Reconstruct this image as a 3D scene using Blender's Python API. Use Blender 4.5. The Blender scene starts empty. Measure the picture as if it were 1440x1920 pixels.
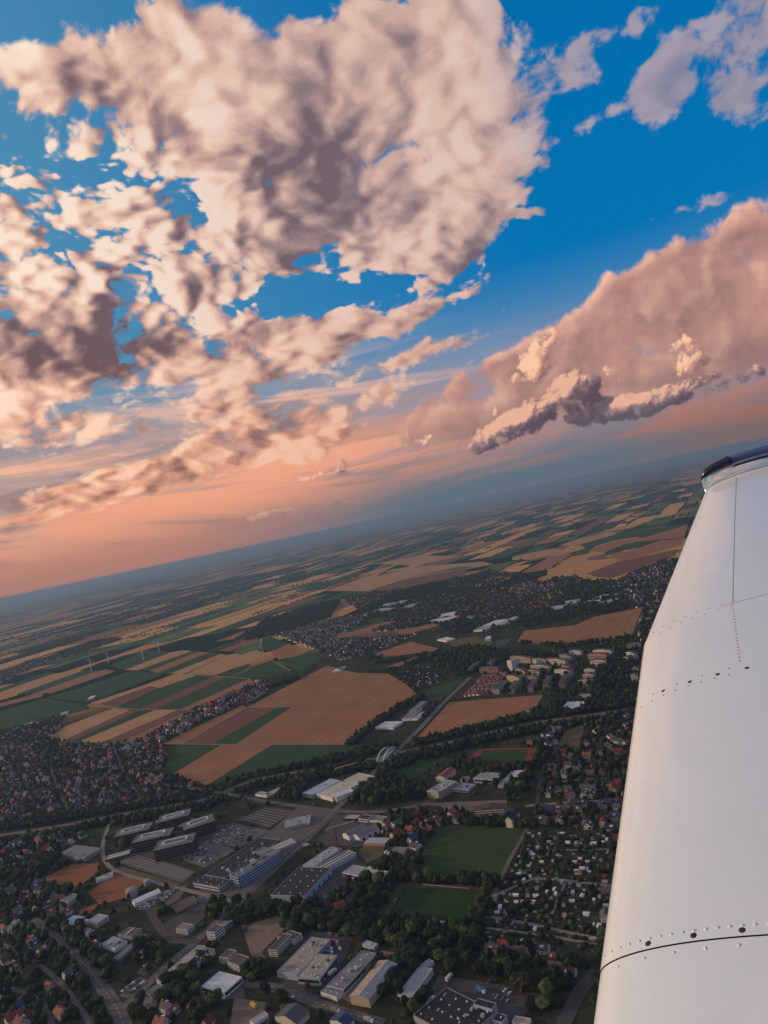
import bpy, bmesh, math, random
import numpy as np
from mathutils import Vector, Matrix
# ---- camera geometry -------------------------------------------------------
F_PX=1400.0; ROLL=math.radians(11.85); PITCH=math.radians(0.46); CAM_H=400.0
_F=Vector((0,math.cos(PITCH),math.sin(PITCH))); _U=Vector((0,-math.sin(PITCH),math.cos(PITCH))); _R=Vector((1,0,0))
CI=math.cos(ROLL)*_R-math.sin(ROLL)*_U      # picture right
CJ=math.sin(ROLL)*_R+math.cos(ROLL)*_U      # picture up
CAM=Vector((0,0,CAM_H))
def ray(px,py):
    return (CI*((px-720)/F_PX)+CJ*((960-py)/F_PX)+_F)
scene=bpy.context.scene
cam_d=bpy.data.cameras.new('camera'); cam_d.sensor_width=36; cam_d.lens=F_PX/1920*36
cam_d.clip_start=0.05; cam_d.clip_end=200000
cam=bpy.data.objects.new('camera',cam_d); scene.collection.objects.link(cam)
cam.matrix_world=Matrix((( CI.x,CJ.x,-_F.x,CAM.x),(CI.y,CJ.y,-_F.y,CAM.y),(CI.z,CJ.z,-_F.z,CAM.z),(0,0,0,1)))
scene.camera=cam
scene.view_settings.view_transform='Standard'; scene.view_settings.look='None'
scene.view_settings.exposure=0.0; scene.view_settings.gamma=1.0; scene.view_settings.use_curve_mapping=False
scene.cycles.use_denoising=True
scene.cycles.max_bounces=6; scene.cycles.diffuse_bounces=2; scene.cycles.glossy_bounces=2; scene.cycles.volume_bounces=1
scene.cycles.transparent_max_bounces=6

SUN_AZ=math.radians(-78); SUN_EL=math.radians(13)   # azimuth clockwise from the view direction
SUN_DIR=Vector((math.sin(SUN_AZ)*math.cos(SUN_EL),math.cos(SUN_AZ)*math.cos(SUN_EL),math.sin(SUN_EL)))
sun_d=bpy.data.lights.new('sun','SUN'); sun_d.energy=2.6; sun_d.angle=math.radians(2.5); sun_d.color=(1.0,0.72,0.48)
sun=bpy.data.objects.new('sun',sun_d); scene.collection.objects.link(sun)
sun.rotation_euler=SUN_DIR.to_track_quat('Z','Y').to_euler()

# ---- small node-graph helper -------------------------------------------------
class NG:
    def __init__(s,tree): s.t=tree; s.n=tree.nodes; s.l=tree.links
    def put(s,sock,v):
        if isinstance(v,bpy.types.NodeSocket): s.l.new(v,sock)
        elif v is not None: sock.default_value=v
    def math(s,op,a,b=None,c=None,clamp=False):
        n=s.n.new('ShaderNodeMath'); n.operation=op; n.use_clamp=clamp
        for i,v in enumerate((a,b,c)):
            if v is not None: s.put(n.inputs[i],v)
        return n.outputs[0]
    def add(s,a,b): return s.math('ADD',a,b)
    def mul(s,a,b): return s.math('MULTIPLY',a,b)
    def sub(s,a,b): return s.math('SUBTRACT',a,b)
    def mad(s,a,b,c): return s.math('MULTIPLY_ADD',a,b,c)
    def vec(s,op,a,b=None,scale=None,out=0):
        n=s.n.new('ShaderNodeVectorMath'); n.operation=op
        s.put(n.inputs[0],a)
        if b is not None: s.put(n.inputs[1],b)
        if scale is not None: s.put(n.inputs['Scale'],scale)
        return n.outputs['Value'] if op in('LENGTH','DOT_PRODUCT','DISTANCE') else n.outputs['Vector']
    def sep(s,v):
        n=s.n.new('ShaderNodeSeparateXYZ'); s.put(n.inputs[0],v); return n.outputs
    def comb(s,x,y,z):
        n=s.n.new('ShaderNodeCombineXYZ')
        for i,v in enumerate((x,y,z)): s.put(n.inputs[i],v)
        return n.outputs[0]
    def ramp(s,v,a,b,lo=0.0,hi=1.0,smooth=True):
        n=s.n.new('ShaderNodeMapRange'); n.interpolation_type='SMOOTHSTEP' if smooth else 'LINEAR'
        s.put(n.inputs['Value'],v)
        for k,x in zip(('From Min','From Max','To Min','To Max'),(a,b,lo,hi)): s.put(n.inputs[k],x)
        return n.outputs[0]
    def noise(s,v,scale,detail=4,rough=.5,lac=2.0,dist=0.0,dim='3D',color=False,typ='FBM'):
        n=s.n.new('ShaderNodeTexNoise'); n.noise_dimensions=dim; n.noise_type=typ; n.normalize=True
        if v is not None: s.put(n.inputs['Vector'],v)
        for k,x in (('Scale',scale),('Detail',detail),('Roughness',rough),('Lacunarity',lac),('Distortion',dist)): s.put(n.inputs[k],x)
        return n.outputs['Color' if color else 0]
    def cnoise(s,v,scale,detail,rough,dim='3D'):   # a vector of noises about zero
        n=s.n.new('ShaderNodeSeparateColor'); s.put(n.inputs[0],s.noise(v,scale,detail,rough,dim=dim,color=True)); o=n.outputs
        return s.comb(s.sub(o[0],.5),s.sub(o[1],.5),s.sub(o[2],.5))
    def vor(s,v,scale,detail=0,rough=.5,dim='3D',feature='F1',rnd=1.0,out='Distance',lac=2.0,smooth=None):
        n=s.n.new('ShaderNodeTexVoronoi'); n.voronoi_dimensions=dim; n.feature=feature; n.normalize=False
        if v is not None: s.put(n.inputs['Vector'],v)
        s.put(n.inputs['Scale'],scale); s.put(n.inputs['Randomness'],rnd)
        if 'Detail' in n.inputs: s.put(n.inputs['Detail'],detail); s.put(n.inputs['Roughness'],rough); s.put(n.inputs['Lacunarity'],lac)
        if smooth is not None and 'Smoothness' in n.inputs: s.put(n.inputs['Smoothness'],smooth)
        return n.outputs[out]
    def mix(s,f,a,b,mode='MIX'):
        n=s.n.new('ShaderNodeMix'); n.data_type='RGBA'; n.blend_type=mode; n.clamp_factor=True
        s.put(n.inputs[0],f); 
        for i,v in ((6,a),(7,b)):
            if isinstance(v,(tuple,list)) and len(v)==3: v=(*v,1)
            s.put(n.inputs[i],v)
        return n.outputs[2]
    def cramp(s,v,stops,interp='LINEAR'):
        n=s.n.new('ShaderNodeValToRGB'); e=n.color_ramp.elements; n.color_ramp.interpolation=interp
        while len(e)<len(stops): e.new(0.5)
        for k,(p,c) in zip(e,stops): k.position=p; k.color=(*c,1)
        s.put(n.inputs[0],v); return n.outputs[0]
def srgb(r,g,b):
    f=lambda c:((c/255)/12.92 if c/255<=.04045 else ((c/255+.055)/1.055)**2.4)
    return (f(r),f(g),f(b))

# ---- sky ---------------------------------------------------------------------
SKY_STRENGTH=0.10
def build_world():
    w=bpy.data.worlds.new('World'); scene.world=w; w.use_nodes=True; t=w.node_tree
    for n in list(t.nodes): t.nodes.remove(n)
    g=NG(t)
    w.cycles.sampling_method='NONE'
    K=1.0/SKY_STRENGTH
    def C(r,gr,b,k=1.0): x=srgb(r,gr,b); return tuple(v*k for v in x)
    geo=t.nodes.new('ShaderNodeTexCoord'); d=g.vec('NORMALIZE',geo.outputs['Generated'])
    sx,sy,sz=g.sep(d)
    sk=t.nodes.new('ShaderNodeTexSky'); sk.sky_type='NISHITA'; sk.sun_disc=False
    sk.sun_elevation=SUN_EL; sk.sun_rotation=SUN_AZ; sk.altitude=400; sk.air_density=1.0; sk.dust_density=1.5; sk.ozone_density=3.0
    hsv=t.nodes.new('ShaderNodeHueSaturation'); hsv.inputs['Saturation'].default_value=1.55; hsv.inputs['Value'].default_value=0.85
    t.links.new(sk.outputs[0],hsv.inputs['Color'])
    base=g.mix(0.55,g.mix(1.0,hsv.outputs[0],(SKY_STRENGTH,)*3,'MULTIPLY'),C(6,132,204))
    side=g.math('ARCTAN2',sx,sy)                        # azimuth, + to the right
    el=g.mul(g.math('ARCSINE',sz),57.2958)               # elevation in degrees
    azd=g.mul(side,57.2958)
    # warped direction for outlines
    wn=g.cnoise(d,5.0,4,.55)
    dw=g.vec('ADD',d,g.vec('SCALE',wn,scale=0.11))
    def blob(vec,cx,cy,a,b,ang,wt=1.0,soft=1.0):
        r=ray(cx,cy).normalized(); an=math.radians(ang)
        A=(CI*math.cos(an)+CJ*math.sin(an)); A=(A-r*A.dot(r)).normalized(); B=r.cross(A)
        Aa=A*(F_PX/a); Bb=B*(F_PX/b)
        q=g.comb(g.vec('DOT_PRODUCT',vec,tuple(Aa)),g.vec('DOT_PRODUCT',vec,tuple(Bb)),g.vec('DOT_PRODUCT',vec,tuple(r)))
        return g.ramp(g.vec('DISTANCE',q,(0.0,0.0,1.0)),1.25,1.25-soft,0.0,wt)
    def blobs(vec,L,soft=1.0):
        o=None
        for q in L:
            b=blob(vec,*q[:5],wt=(q[5] if len(q)>5 else 1.0),soft=(q[6] if len(q)>6 else soft))
            o=b if o is None else g.add(o,b)
        return o

    S=SUN_DIR
    # plane coordinates of a cloud deck overhead: perspective shortens it toward the horizon
    def plane(v):
        x,y,z=g.sep(v); k=g.math('DIVIDE',1.0,g.add(g.math('MAXIMUM',z,0.0),0.50))
        return g.comb(g.mul(x,k),g.mul(y,k),0.0)
    # ---------------- deck of altocumulus -------------------------------------
    DECK=[(110,205,270,140,-8,1.15),(370,110,140,220,75,1.1),(690,190,250,170,15,.95),(900,240,190,180,20),(620,340,340,160,0,1.05),
          (280,430,390,150,5,1.1),(850,410,130,95,30),(110,540,320,140,5,1.15),(470,480,240,80,5),
          (60,655,360,110,2,1.35),(640,616,350,62,21,1.30),(440,650,190,66,12,1.2),(560,785,280,92,15,1.28),(90,800,300,66,6,.88),(330,880,330,48,10,.76),
          (60,940,260,46,10,.80),(1120,100,80,48,45,.62),(1235,150,100,52,50,.66),(1340,110,180,66,45,.66),(1105,235,55,24,45,.6),(1400,190,80,50,40,.6),(1220,20,70,40,40,.62),
          (1310,382,120,16,25,.70),(870,630,210,30,25,.9),(760,445,75,50,10,.85),(640,40,120,60,10,.55),(850,50,190,60,10,.55),(1010,420,60,12,10,.6),
          (180,335,110,55,-30,-.40),(345,375,70,50,-30,-.36),(500,65,50,90,20,-.45),(120,30,190,60,0,-.7),(250,150,60,75,70,-.40),(590,150,26,40,0,-.35),(800,540,150,26,18,-.5),(480,548,170,20,15,-.45),(700,722,120,22,20,-.5),(250,745,200,22,10,-.35)]
    mask=blobs(dw,DECK,soft=.95)
    # unseen broken deck added behind and beside the frame, warming the ambient light
    away=g.ramp(g.vec('DOT_PRODUCT',d,tuple(_F)),.72,.50)
    mask=g.add(mask,g.mul(away,g.mad(g.noise(dw,1.6,2,.5),.9,.35)))
    mask=g.math('MINIMUM',mask,1.3)
    wp=g.vec('SCALE',g.cnoise(plane(d),4.0,4,.55,dim='2D'),scale=.10)
    def toward(k): return g.vec('NORMALIZE',g.vec('ADD',d,g.vec('SCALE',Vector(S),scale=k)))
    p0=g.vec('ADD',plane(d),wp); pA=g.vec('ADD',plane(toward(.055)),wp); pB=g.vec('ADD',plane(toward(.020)),wp)
    base_d=g.sub(mask,.53)
    acz=g.math('ADD',blob(dw,170,430,360,230,0),blob(dw,640,520,240,70,10),clamp=True)      # where the deck breaks up into small cells
    n0=g.mul(g.sub(g.noise(p0,5.0,10,.62,dim='2D'),.5),2.35)
    def cells(p,det): return g.sub(.40,g.vor(p,17.0,det,.55,dim='2D',feature='SMOOTH_F1',smooth=.35,lac=2.3))
    cell=cells(p0,2.0); cs=cells(p0,1.0); cell1=cells(pB,1.0)
    camp=g.mad(acz,.80,.42)
    dens=g.add(g.add(base_d,n0),g.mul(cell,camp))
    dens=g.add(dens,g.mul(g.sub(g.noise(p0,32.0,7,.66,dim='2D'),.5),.60))
    alpha=g.ramp(dens,-.05,g.ramp(el,16,8,.26,.55))
    hA=g.noise(p0,5.0,1.5,.5,dim='2D'); hA1=g.noise(pA,5.0,1.5,.5,dim='2D')
    hB=g.noise(p0,11.0,2.2,.5,dim='2D'); hB1=g.noise(pB,11.0,2.2,.5,dim='2D')
    E=g.add(g.mul(g.sub(hA,hA1),1.3),g.mul(g.sub(hB,hB1),1.2))
    E=g.add(E,g.mul(g.mul(g.sub(cs,cell1),camp),.75))
    CORES=[(30,215,120,80,-35,.8),(205,195,110,60,-20,.55),(420,290,190,55,-12,.5),(610,300,210,80,0,.70),(650,420,200,60,15,.4),(110,660,270,75,3,1.0),(270,640,90,30,5,.4),
           (445,640,130,30,12,.55),(600,660,120,26,14,.6),(590,775,130,42,12,.55),(480,830,90,26,14,.4),(130,930,200,26,8,.5),(300,970,150,22,8,.4),(1330,180,150,60,45,.3)]
    core=g.mul(blobs(dw,CORES,soft=1.15),g.mad(g.noise(p0,8.0,5,.6,dim='2D'),.9,.45))
    T=g.add(g.add(g.mul(base_d,.25),g.mul(g.sub(hA,.5),1.1)),g.mul(g.sub(hB,.5),.25))
    T=g.add(g.add(T,core),g.mul(cell,-.20))
    light=g.add(g.mad(T,-.66,.84),g.mul(E,1.15))
    light=g.math('ADD',light,g.mul(g.sub(g.noise(p0,24.0,8,.68,dim='2D'),.5),.62),clamp=True)
    warm=g.ramp(el,21,5)                       # nearer the horizon the light turns orange
    left=g.ramp(azd,12,-28)
    bodyL=g.cramp(light,[(0.0,srgb(112,88,92)),(.18,srgb(140,112,113)),(.38,srgb(188,148,138)),(.62,srgb(232,188,166)),(.85,srgb(252,220,196)),(1.0,srgb(255,232,212))])
    bodyR=g.cramp(light,[(0.0,srgb(118,100,108)),(.25,srgb(152,128,128)),(.5,srgb(190,158,150)),(.8,srgb(222,186,170)),(1.0,srgb(226,196,184))])
    deckc=g.mix(left,bodyR,bodyL)
    deckc=g.mix(g.mul(warm,.75),deckc,g.mix(1.0,deckc,(1.04,.74,.58),'MULTIPLY'))
    far=g.ramp(azd,12,22)
    deckc=g.mix(g.mul(far,.6),deckc,srgb(158,150,162)); alpha=g.mul(alpha,g.sub(1.0,g.mul(far,.28)))
    # ---------------- sky behind ---------------------------------------------
    pale=g.ramp(g.sub(azd,g.mul(el,-.35)),24,-26)      # toward the sun the blue pales to teal
    sky=g.mix(g.mul(pale,.75),base,C(96,152,178))
    sky=g.mix(g.ramp(el,17,7,0,.9),sky,g.mix(left,C(120,150,176),C(150,150,152)))
    st=g.noise(g.comb(g.mul(azd,.035),g.mul(el,.33),0),1.0,6,.6,dim='2D',dist=.6)
    glow=g.mix(g.ramp(azd,28,-28),C(196,124,102),C(234,168,138))
    sky=g.mix(g.mul(g.ramp(el,13.5,4.0),g.ramp(st,.30,.62,.35,1.0)),sky,glow)
    sky=g.mix(g.mul(g.ramp(el,8,2.5),g.ramp(st,.55,.36,0,.55)),sky,C(150,124,122))
    b1=g.noise(g.comb(g.mul(azd,.036),g.mad(el,.30,g.mul(azd,.010)),3.0),1.0,9,.60,dist=.9)
    b2=g.noise(g.comb(g.mul(azd,.05),g.mul(el,.55),9.0),1.0,8,.6,dist=.6)
    low=g.mul(g.ramp(el,15,8),g.ramp(el,1.0,3.0)); lefty=g.ramp(azd,16,-6)
    sky=g.mix(g.mul(g.mul(low,lefty),g.ramp(b1,.49,.60,0,.95)),sky,g.mix(g.ramp(el,12,4),C(248,196,168),C(240,164,132)))
    sky=g.mix(g.mul(g.mul(low,lefty),g.ramp(b1,.50,.42,0,.95)),sky,g.mix(g.ramp(el,12,5),C(150,150,160),C(160,132,130)))
    sky=g.mix(g.mul(g.mul(g.mul(low,lefty),g.ramp(b2,.60,.68,0,.8)),g.ramp(el,9,5)),sky,C(246,158,116))
    # ---------------- far cumulus bank ----------------------------------------
    BANK=[(1400,590,230,190,10,1.1),(1210,610,190,135,25),(1040,700,200,100,28),(900,760,210,110,26,1.0),(810,800,150,60,22,.62),(1540,520,280,170,10)]
    bw=g.vec('ADD',d,g.vec('SCALE',wn,scale=0.06))
    bmask=blobs(bw,BANK,soft=1.0)
    ang=g.comb(azd,el,0)
    angw=g.vec('ADD',ang,g.vec('SCALE',g.cnoise(ang,.35,3,.5,dim='2D'),scale=1.2))
    def heap(v,sc,det):
        q=g.vor(v,sc,det,.52,dim='2D',feature='SMOOTH_F1',smooth=.25,lac=2.1)
        return g.sub(.45,q)
    def bankd(v,det): return g.add(g.mul(heap(v,.24,det),.62),g.mul(g.sub(g.noise(v,.16,det+3,.55,dim='2D'),.5),.9))
    h0=bankd(angw,5.0); hs=bankd(angw,1.4); h1=bankd(g.vec('ADD',angw,(-.60,.45,0)),1.4)
    bd=g.add(g.sub(g.math('MINIMUM',bmask,1.3),.56),g.add(g.mul(h0,1.0),g.mul(g.sub(g.noise(angw,.9,7,.6,dim='2D'),.5),.38)))
    flat=g.ramp(g.add(el,g.mul(g.sub(st,.5),1.6)),3.7,5.2)
    ba=g.mul(g.ramp(bd,-.06,.28),flat)
    be=g.ramp(g.add(g.sub(hs,h1),g.mul(g.sub(h0,hs),.5)),-.30,.30,smooth=False)
    bt=g.add(g.ramp(g.sub(bd,g.mul(h0,.45)),.02,.85,smooth=False),g.mul(g.sub(g.noise(ang,.09,3,.5,dim='2D'),.5),.55))
    bcol=g.cramp(bt,[(0,srgb(246,190,164)),(.20,srgb(234,174,152)),(.42,srgb(214,162,146)),(.70,srgb(190,144,134)),(1.0,srgb(160,122,118))])
    bcol=g.mix(g.ramp(azd,9,2,0,.75),bcol,srgb(230,168,146))
    rim=g.ramp(bd,.62,.08)
    bcol=g.mix(g.mul(g.ramp(be,.50,.88,0,.85,smooth=False),g.mad(rim,.60,.42)),bcol,srgb(250,198,168))
    bcol=g.mix(g.mul(g.ramp(be,.50,.12,0,.75,smooth=False),g.mad(rim,.55,.45)),bcol,g.mix(1.0,bcol,(.62,.60,.68),'MULTIPLY'))
    bcol=g.mix(g.ramp(el,8.5,4.8,0,.5),bcol,srgb(126,102,106))
    # ---------------- single cumulus heads in front of the bank ---------------
    def heads(L,amp,sc,lump,bias):
        m0=blobs(bw,L,soft=1.0)
        m1=blobs(g.vec('ADD',bw,g.vec('ADD',g.vec('SCALE',CI,scale=-.016),g.vec('SCALE',CJ,scale=.010))),L,soft=1.0)
        f0=g.add(g.mul(heap(angw,sc,3.0),.95),g.mul(g.sub(g.noise(ang,sc*2,5,.55,dim='2D'),.5),.5))
        f1=heap(g.vec('ADD',angw,(-.22/sc*.5,.18/sc*.5,0)),sc,2.0)
        fd=g.add(g.sub(g.math('MINIMUM',m0,1.15),.46),g.mul(f0,amp))
        fa=g.ramp(fd,-.08,.34)
        e=g.add(g.mul(g.sub(f0,f1),lump),g.mad(g.sub(m0,m1),.62,bias))
        return fa,g.ramp(e,-.42,.42,smooth=False)
    LIT=[(1000,672,30,44,10,.95),(1030,640,36,30,10,.8),(985,700,50,34,0,.9),(1290,642,32,32,0),(1315,668,42,26,20,.9),(940,768,28,26,10,.8),(1140,700,40,26,20,.8),(770,832,44,26,10,.62),(815,828,40,16,15,.55),
         (585,890,42,17,8,.95),(482,980,42,11,22,.9),(540,962,60,8,16,.75)]
    la,le=heads(LIT,.85,.85,.65,-.06)
    lcol=g.cramp(le,[(.05,srgb(142,110,108)),(.45,srgb(196,146,132)),(.72,srgb(232,176,150)),(1.0,srgb(250,200,166))])
    FR=[(930,806,105,36,24),(1080,722,62,44,25,1.1),(1010,768,120,46,24,1.1),(1190,745,140,32,22,1.0),(1120,762,90,26,22,.9),(1330,720,170,30,14,.9),
        (660,870,36,24,8,.95),(570,962,90,9,16,.75),(680,932,70,8,14,.65)]
    fa,fe=heads(FR,.85,.70,.65,-.16)
    fcol=g.cramp(fe,[(.10,srgb(92,78,90)),(.48,srgb(118,98,106)),(.70,srgb(160,124,122)),(.95,srgb(232,178,152))])
    flat2=g.ramp(g.add(el,g.mul(g.sub(st,.5),.8)),1.1,1.9)
    # ---------------- put together --------------------------------------------
    col=g.mix(g.mul(alpha,g.ramp(el,2.0,7.0,0.15,.97)),sky,deckc)
    col=g.mix(ba,col,bcol)
    col=g.mix(la,col,lcol)
    col=g.mix(g.mul(fa,flat2),col,fcol)
    veil=g.mix(g.ramp(azd,-18,4),C(178,126,114),g.mix(g.ramp(azd,14,30),C(92,112,126),C(128,104,102)))
    col=g.mix(g.ramp(g.add(el,g.mul(g.sub(st,.5),2.0)),4.8,.8,0,.95),col,veil)
    col=g.mix(g.ramp(sz,-.002,-.03),col,C(60,66,70))
    bg=t.nodes.new('ShaderNodeBackground'); bg.inputs['Strength'].default_value=SKY_STRENGTH
    g.put(bg.inputs['Color'],g.mix(1.0,col,(K,K,K),'MULTIPLY'))
    o=t.nodes.new('ShaderNodeOutputWorld'); t.links.new(bg.outputs[0],o.inputs[0])
build_world()

# ============================ ground, by metres =================================
rnd=random.Random(7); nr=np.random.default_rng(11)
def at(px,py,z=0.0):
    """where the sight line through a point of the photograph meets the level z"""
    r=ray(px,py); k=(z-CAM_H)/r.z
    return Vector((r.x*k,r.y*k,z))
def P(pts,z=0.0): return [tuple(at(x,y,z)) for x,y in pts]
def to_px(x,y,z):
    v=Vector((x,y,z))-CAM; d=v.dot(_F)
    return 720+F_PX*v.dot(CI)/d, 960-F_PX*v.dot(CJ)/d
def link(o,parent=None):
    scene.collection.objects.link(o)
    if parent is not None: o.parent=parent
    return o
def tag(o,label=None,cat=None,group=None,kind=None):
    if label: o['label']=label
    if cat: o['category']=cat
    if group: o['group']=group
    if kind: o['kind']=kind
    return o
def mesh(name,v,f,mats,midx=None,smooth=False):
    m=bpy.data.meshes.new(name); m.from_pydata([tuple(p) for p in v],[],f)
    for k in (mats if isinstance(mats,(list,tuple)) else [mats]): m.materials.append(k)
    if midx is not None: m.polygons.foreach_set('material_index',np.asarray(midx,dtype=np.int32))
    if smooth: m.polygons.foreach_set('use_smooth',np.ones(len(m.polygons),dtype=bool))
    m.update(); return m
def ob(name,me,parent=None,loc=None):
    o=bpy.data.objects.new(name,me); link(o,parent)
    if loc is not None: o.location=loc
    return o
def empty(name,loc,rz=0.0):
    o=bpy.data.objects.new(name,None); o.empty_display_size=1; link(o); o.location=loc; o.rotation_euler=(0,0,rz); return o
def copy_tree(o,parent=None):
    c=o.copy(); scene.collection.objects.link(c); c.parent=parent
    for ch in o.children: copy_tree(ch,c)
    return c
def big_mesh(name,V,Fc,mats,midx=None,smooth=False):
    """one mesh from numpy vertices and triangles/quads"""
    m=bpy.data.meshes.new(name); V=np.asarray(V,dtype=np.float32); Fc=np.asarray(Fc,dtype=np.int32); k=Fc.shape[1]
    m.vertices.add(len(V)); m.vertices.foreach_set('co',V.ravel())
    m.loops.add(Fc.size); m.loops.foreach_set('vertex_index',Fc.ravel())
    m.polygons.add(len(Fc)); m.polygons.foreach_set('loop_start',np.arange(0,Fc.size,k,dtype=np.int32))
    for q in mats: m.materials.append(q)
    if midx is not None: m.polygons.foreach_set('material_index',np.asarray(midx,dtype=np.int32))
    if smooth: m.polygons.foreach_set('use_smooth',np.ones(len(Fc),dtype=bool))
    m.update(calc_edges=True); m.validate(); return m

LANDMARKS=[(530,1660,'black roofed warehouse'),(555,1800,'tan L shaped works'),(640,1825,'long grey works hall'),(698,1845,'gabled hall'),(778,1845,'light grey hall'),(870,1890,'huge black roof'),
 (415,1842,'square white hall'),(430,1795,'brown roofed offices'),(530,1765,'narrow white office'),(402,1742,'tall white office'),(330,1808,'very long tan roof'),(345,1738,'green grey roofed office'),(300,1690,'car dealer lot'),
 (233,1750,'reddish roofed hall'),(170,1722,'white villa'),(125,1685,'white block of flats'),(130,1645,'left orange field'),(220,1668,'right orange field'),(145,1600,'patched grey warehouse'),(310,1570,'brick courtyard blocks'),
 (470,1620,'blue office bar'),(620,1470,'big factory'),(490,1488,'small white roadside shed'),(680,1555,'twin garage'),(685,1632,'works building pair'),(820,1470,'school slab'),(905,1455,'gymnasium'),(915,1517,'low red brick flats'),
 (952,1530,'tall cream gable house'),(890,1600,'rough meadow'),(815,1695,'football pitch'),(940,1430,'running track'),(730,1415,'arched bridge'),(170,1830,'curving street'),(215,1895,'lower street junction'),(30,1800,'lower left houses'),
 (60,1740,'top of the curving street'),(20,1890,'lower left corner'),(110,1890,'curving street foot'),(960,1790,'lane houses'),(1080,1815,'dark roofs by the wing'),(1085,1870,'short road by the wing'),(1000,1850,'wooded bank'),
 (925,1690,'lane beside the gardens'),(1000,1640,'upper garden path'),(1100,1655,'garden edge by the wing'),(1000,1735,'lower garden path'),(1090,1750,'garden wing corner'),(1050,1590,'top row of gardens'),(950,1680,'garden lane corner'),
 (1060,1470,'slope houses'),(1150,1370,'red roofs by the wing'),(1080,1525,'houses above the gardens'),(640,1710,'dark roofed cottages'),(760,1570,'red hipped house'),(500,1755,'paved yard'),(600,1890,'bottom street'),(760,1790,'football lane'),(690,1700,'pitch side trees'),(580,1720,'belt under the warehouse'),
 (430,1715,'rail track trees'),(450,1890,'yard at the lower edge'),(330,1880,'diagonal street houses'),(40,1620,'left tree belt'),(30,1680,'left edge houses')]
def where(x,y,z=0):
    a,b=to_px(x,y,z); q=min(LANDMARKS,key=lambda t:(t[0]-a)**2+(t[1]-b)**2); dx,dy=a-q[0],b-q[1]
    r=('right of' if dx>0 else 'left of') if abs(dx)>abs(dy) else ('just below' if dy>0 else 'just above')
    return f'{r} the {q[2]}'
# ---- materials ----------------------------------------------------------------
def base_mat(name):
    m=bpy.data.materials.new(name); m.use_nodes=True; t=m.node_tree; b=t.nodes['Principled BSDF']
    b.inputs['Specular IOR Level'].default_value=0.25
    return m,NG(t),b
def mat(name,col,rough=.8,var=.25,scale=.4,spec=.25,metal=0.0,grain=0.0):
    """a colour with broad patches and fine grain"""
    m,g,b=base_mat(name); b.inputs['Roughness'].default_value=rough; b.inputs['Specular IOR Level'].default_value=spec; b.inputs['Metallic'].default_value=metal
    geo=g.n.new('ShaderNodeNewGeometry').outputs['Position']
    oi=g.n.new('ShaderNodeObjectInfo').outputs['Random']
    n=g.add(g.mul(g.ramp(g.noise(geo,scale,6,.68),.25,.75,smooth=False),.8),g.mul(oi,.2))
    c=g.mix(n,tuple(x*(1-var) for x in col),tuple(min(.95,x*(1+var)) for x in col))
    g.put(b.inputs['Base Color'],c); return m
S1=(at(353,1331)-at(225,1393)); ROWDIR=math.atan2(S1.y,S1.x)          # the way the strips and furrows run
def field_mat(name,col,col2,lines=.6,angle=ROWDIR,gap=24.0):
    m,g,b=base_mat(name); b.inputs['Roughness'].default_value=1.0; b.inputs['Specular IOR Level'].default_value=0.05
    geo=g.n.new('ShaderNodeNewGeometry').outputs['Position']; x,y,z=g.sep(geo)
    u=g.add(g.mul(x,math.cos(angle)),g.mul(y,math.sin(angle))); v=g.add(g.mul(x,-math.sin(angle)),g.mul(y,math.cos(angle)))
    streak=g.noise(g.comb(g.mul(u,.0035),g.mul(v,.11),0),1.0,5,.65,dim='2D')
    patch=g.ramp(g.noise(geo,.012,6,.65),.28,.72)
    fine=g.noise(geo,.35,3,.6)
    c=g.mix(g.add(g.mul(streak,.5),g.mul(patch,.5)),col,col2)
    c=g.mix(1.0,c,g.mix(fine,(.82,.82,.82),(1.15,1.15,1.15)),'MULTIPLY')
    wob=g.mul(g.noise(geo,.004,2,.5),10.0)
    fr=g.math('ABSOLUTE',g.sub(g.math('FRACT',g.mul(g.add(v,wob),1.0/gap)),.5))
    c=g.mix(g.mul(g.ramp(fr,.06,.02),g.mul(lines,g.ramp(patch,.3,.6,.4,1.0))),c,tuple(q*.45 for q in col))
    g.put(b.inputs['Base Color'],c); return m
M={}
M['straw']=field_mat('stubble',(.27,.115,.055),(.44,.20,.095))
M['straw2']=field_mat('ripe_sunlit_wheat',(.40,.20,.09),(.58,.31,.14),.25)  # pale crop colour that also carries the sunlit tone of farther fields
M['straw3']=field_mat('far_sunlit_wheat',(.58,.275,.095),(.74,.38,.14),.2)  # distant sunlight put into the colour: brighter than the nearer wheat
M['orange']=field_mat('dry_earth',(.27,.095,.042),(.34,.13,.06),.5,gap=12)
M['brown']=field_mat('ploughed',(.18,.078,.050),(.24,.105,.065),.3)
M['green']=field_mat('beet_leaf',(.034,.066,.024),(.055,.095,.034),.4)
M['lime']=field_mat('young_grass',(.085,.125,.04),(.13,.16,.055),.3)
M['teal']=field_mat('artificial_turf',(.05,.095,.06),(.06,.11,.07),.0)
M['meadow']=field_mat('meadow',(.036,.062,.018),(.060,.085,.026),.18,gap=7)
M['pitch']=field_mat('pitch_grass',(.026,.050,.016),(.040,.066,.022),.25,gap=11)
M['olive']=field_mat('dry_meadow',(.12,.10,.045),(.17,.12,.06),.2)
M['cinder']=mat('cinder',(.095,.055,.038),.95)
M['track']=mat('running_track',(.26,.035,.035),.9)
M['asphalt']=mat('asphalt',(.080,.066,.058),.85,.3,.08)
M['asphalt2']=mat('worn_asphalt',(.135,.108,.092),.85,.3,.06)
M['pave']=mat('paving',(.23,.145,.105),.9,.25,.08)
M['path']=mat('pale_path',(.25,.20,.16),.9,.2,.1)
M['concrete']=mat('concrete',(.30,.28,.26),.85)
M['line']=mat('road_paint',(.62,.60,.56),.7,.05)
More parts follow.
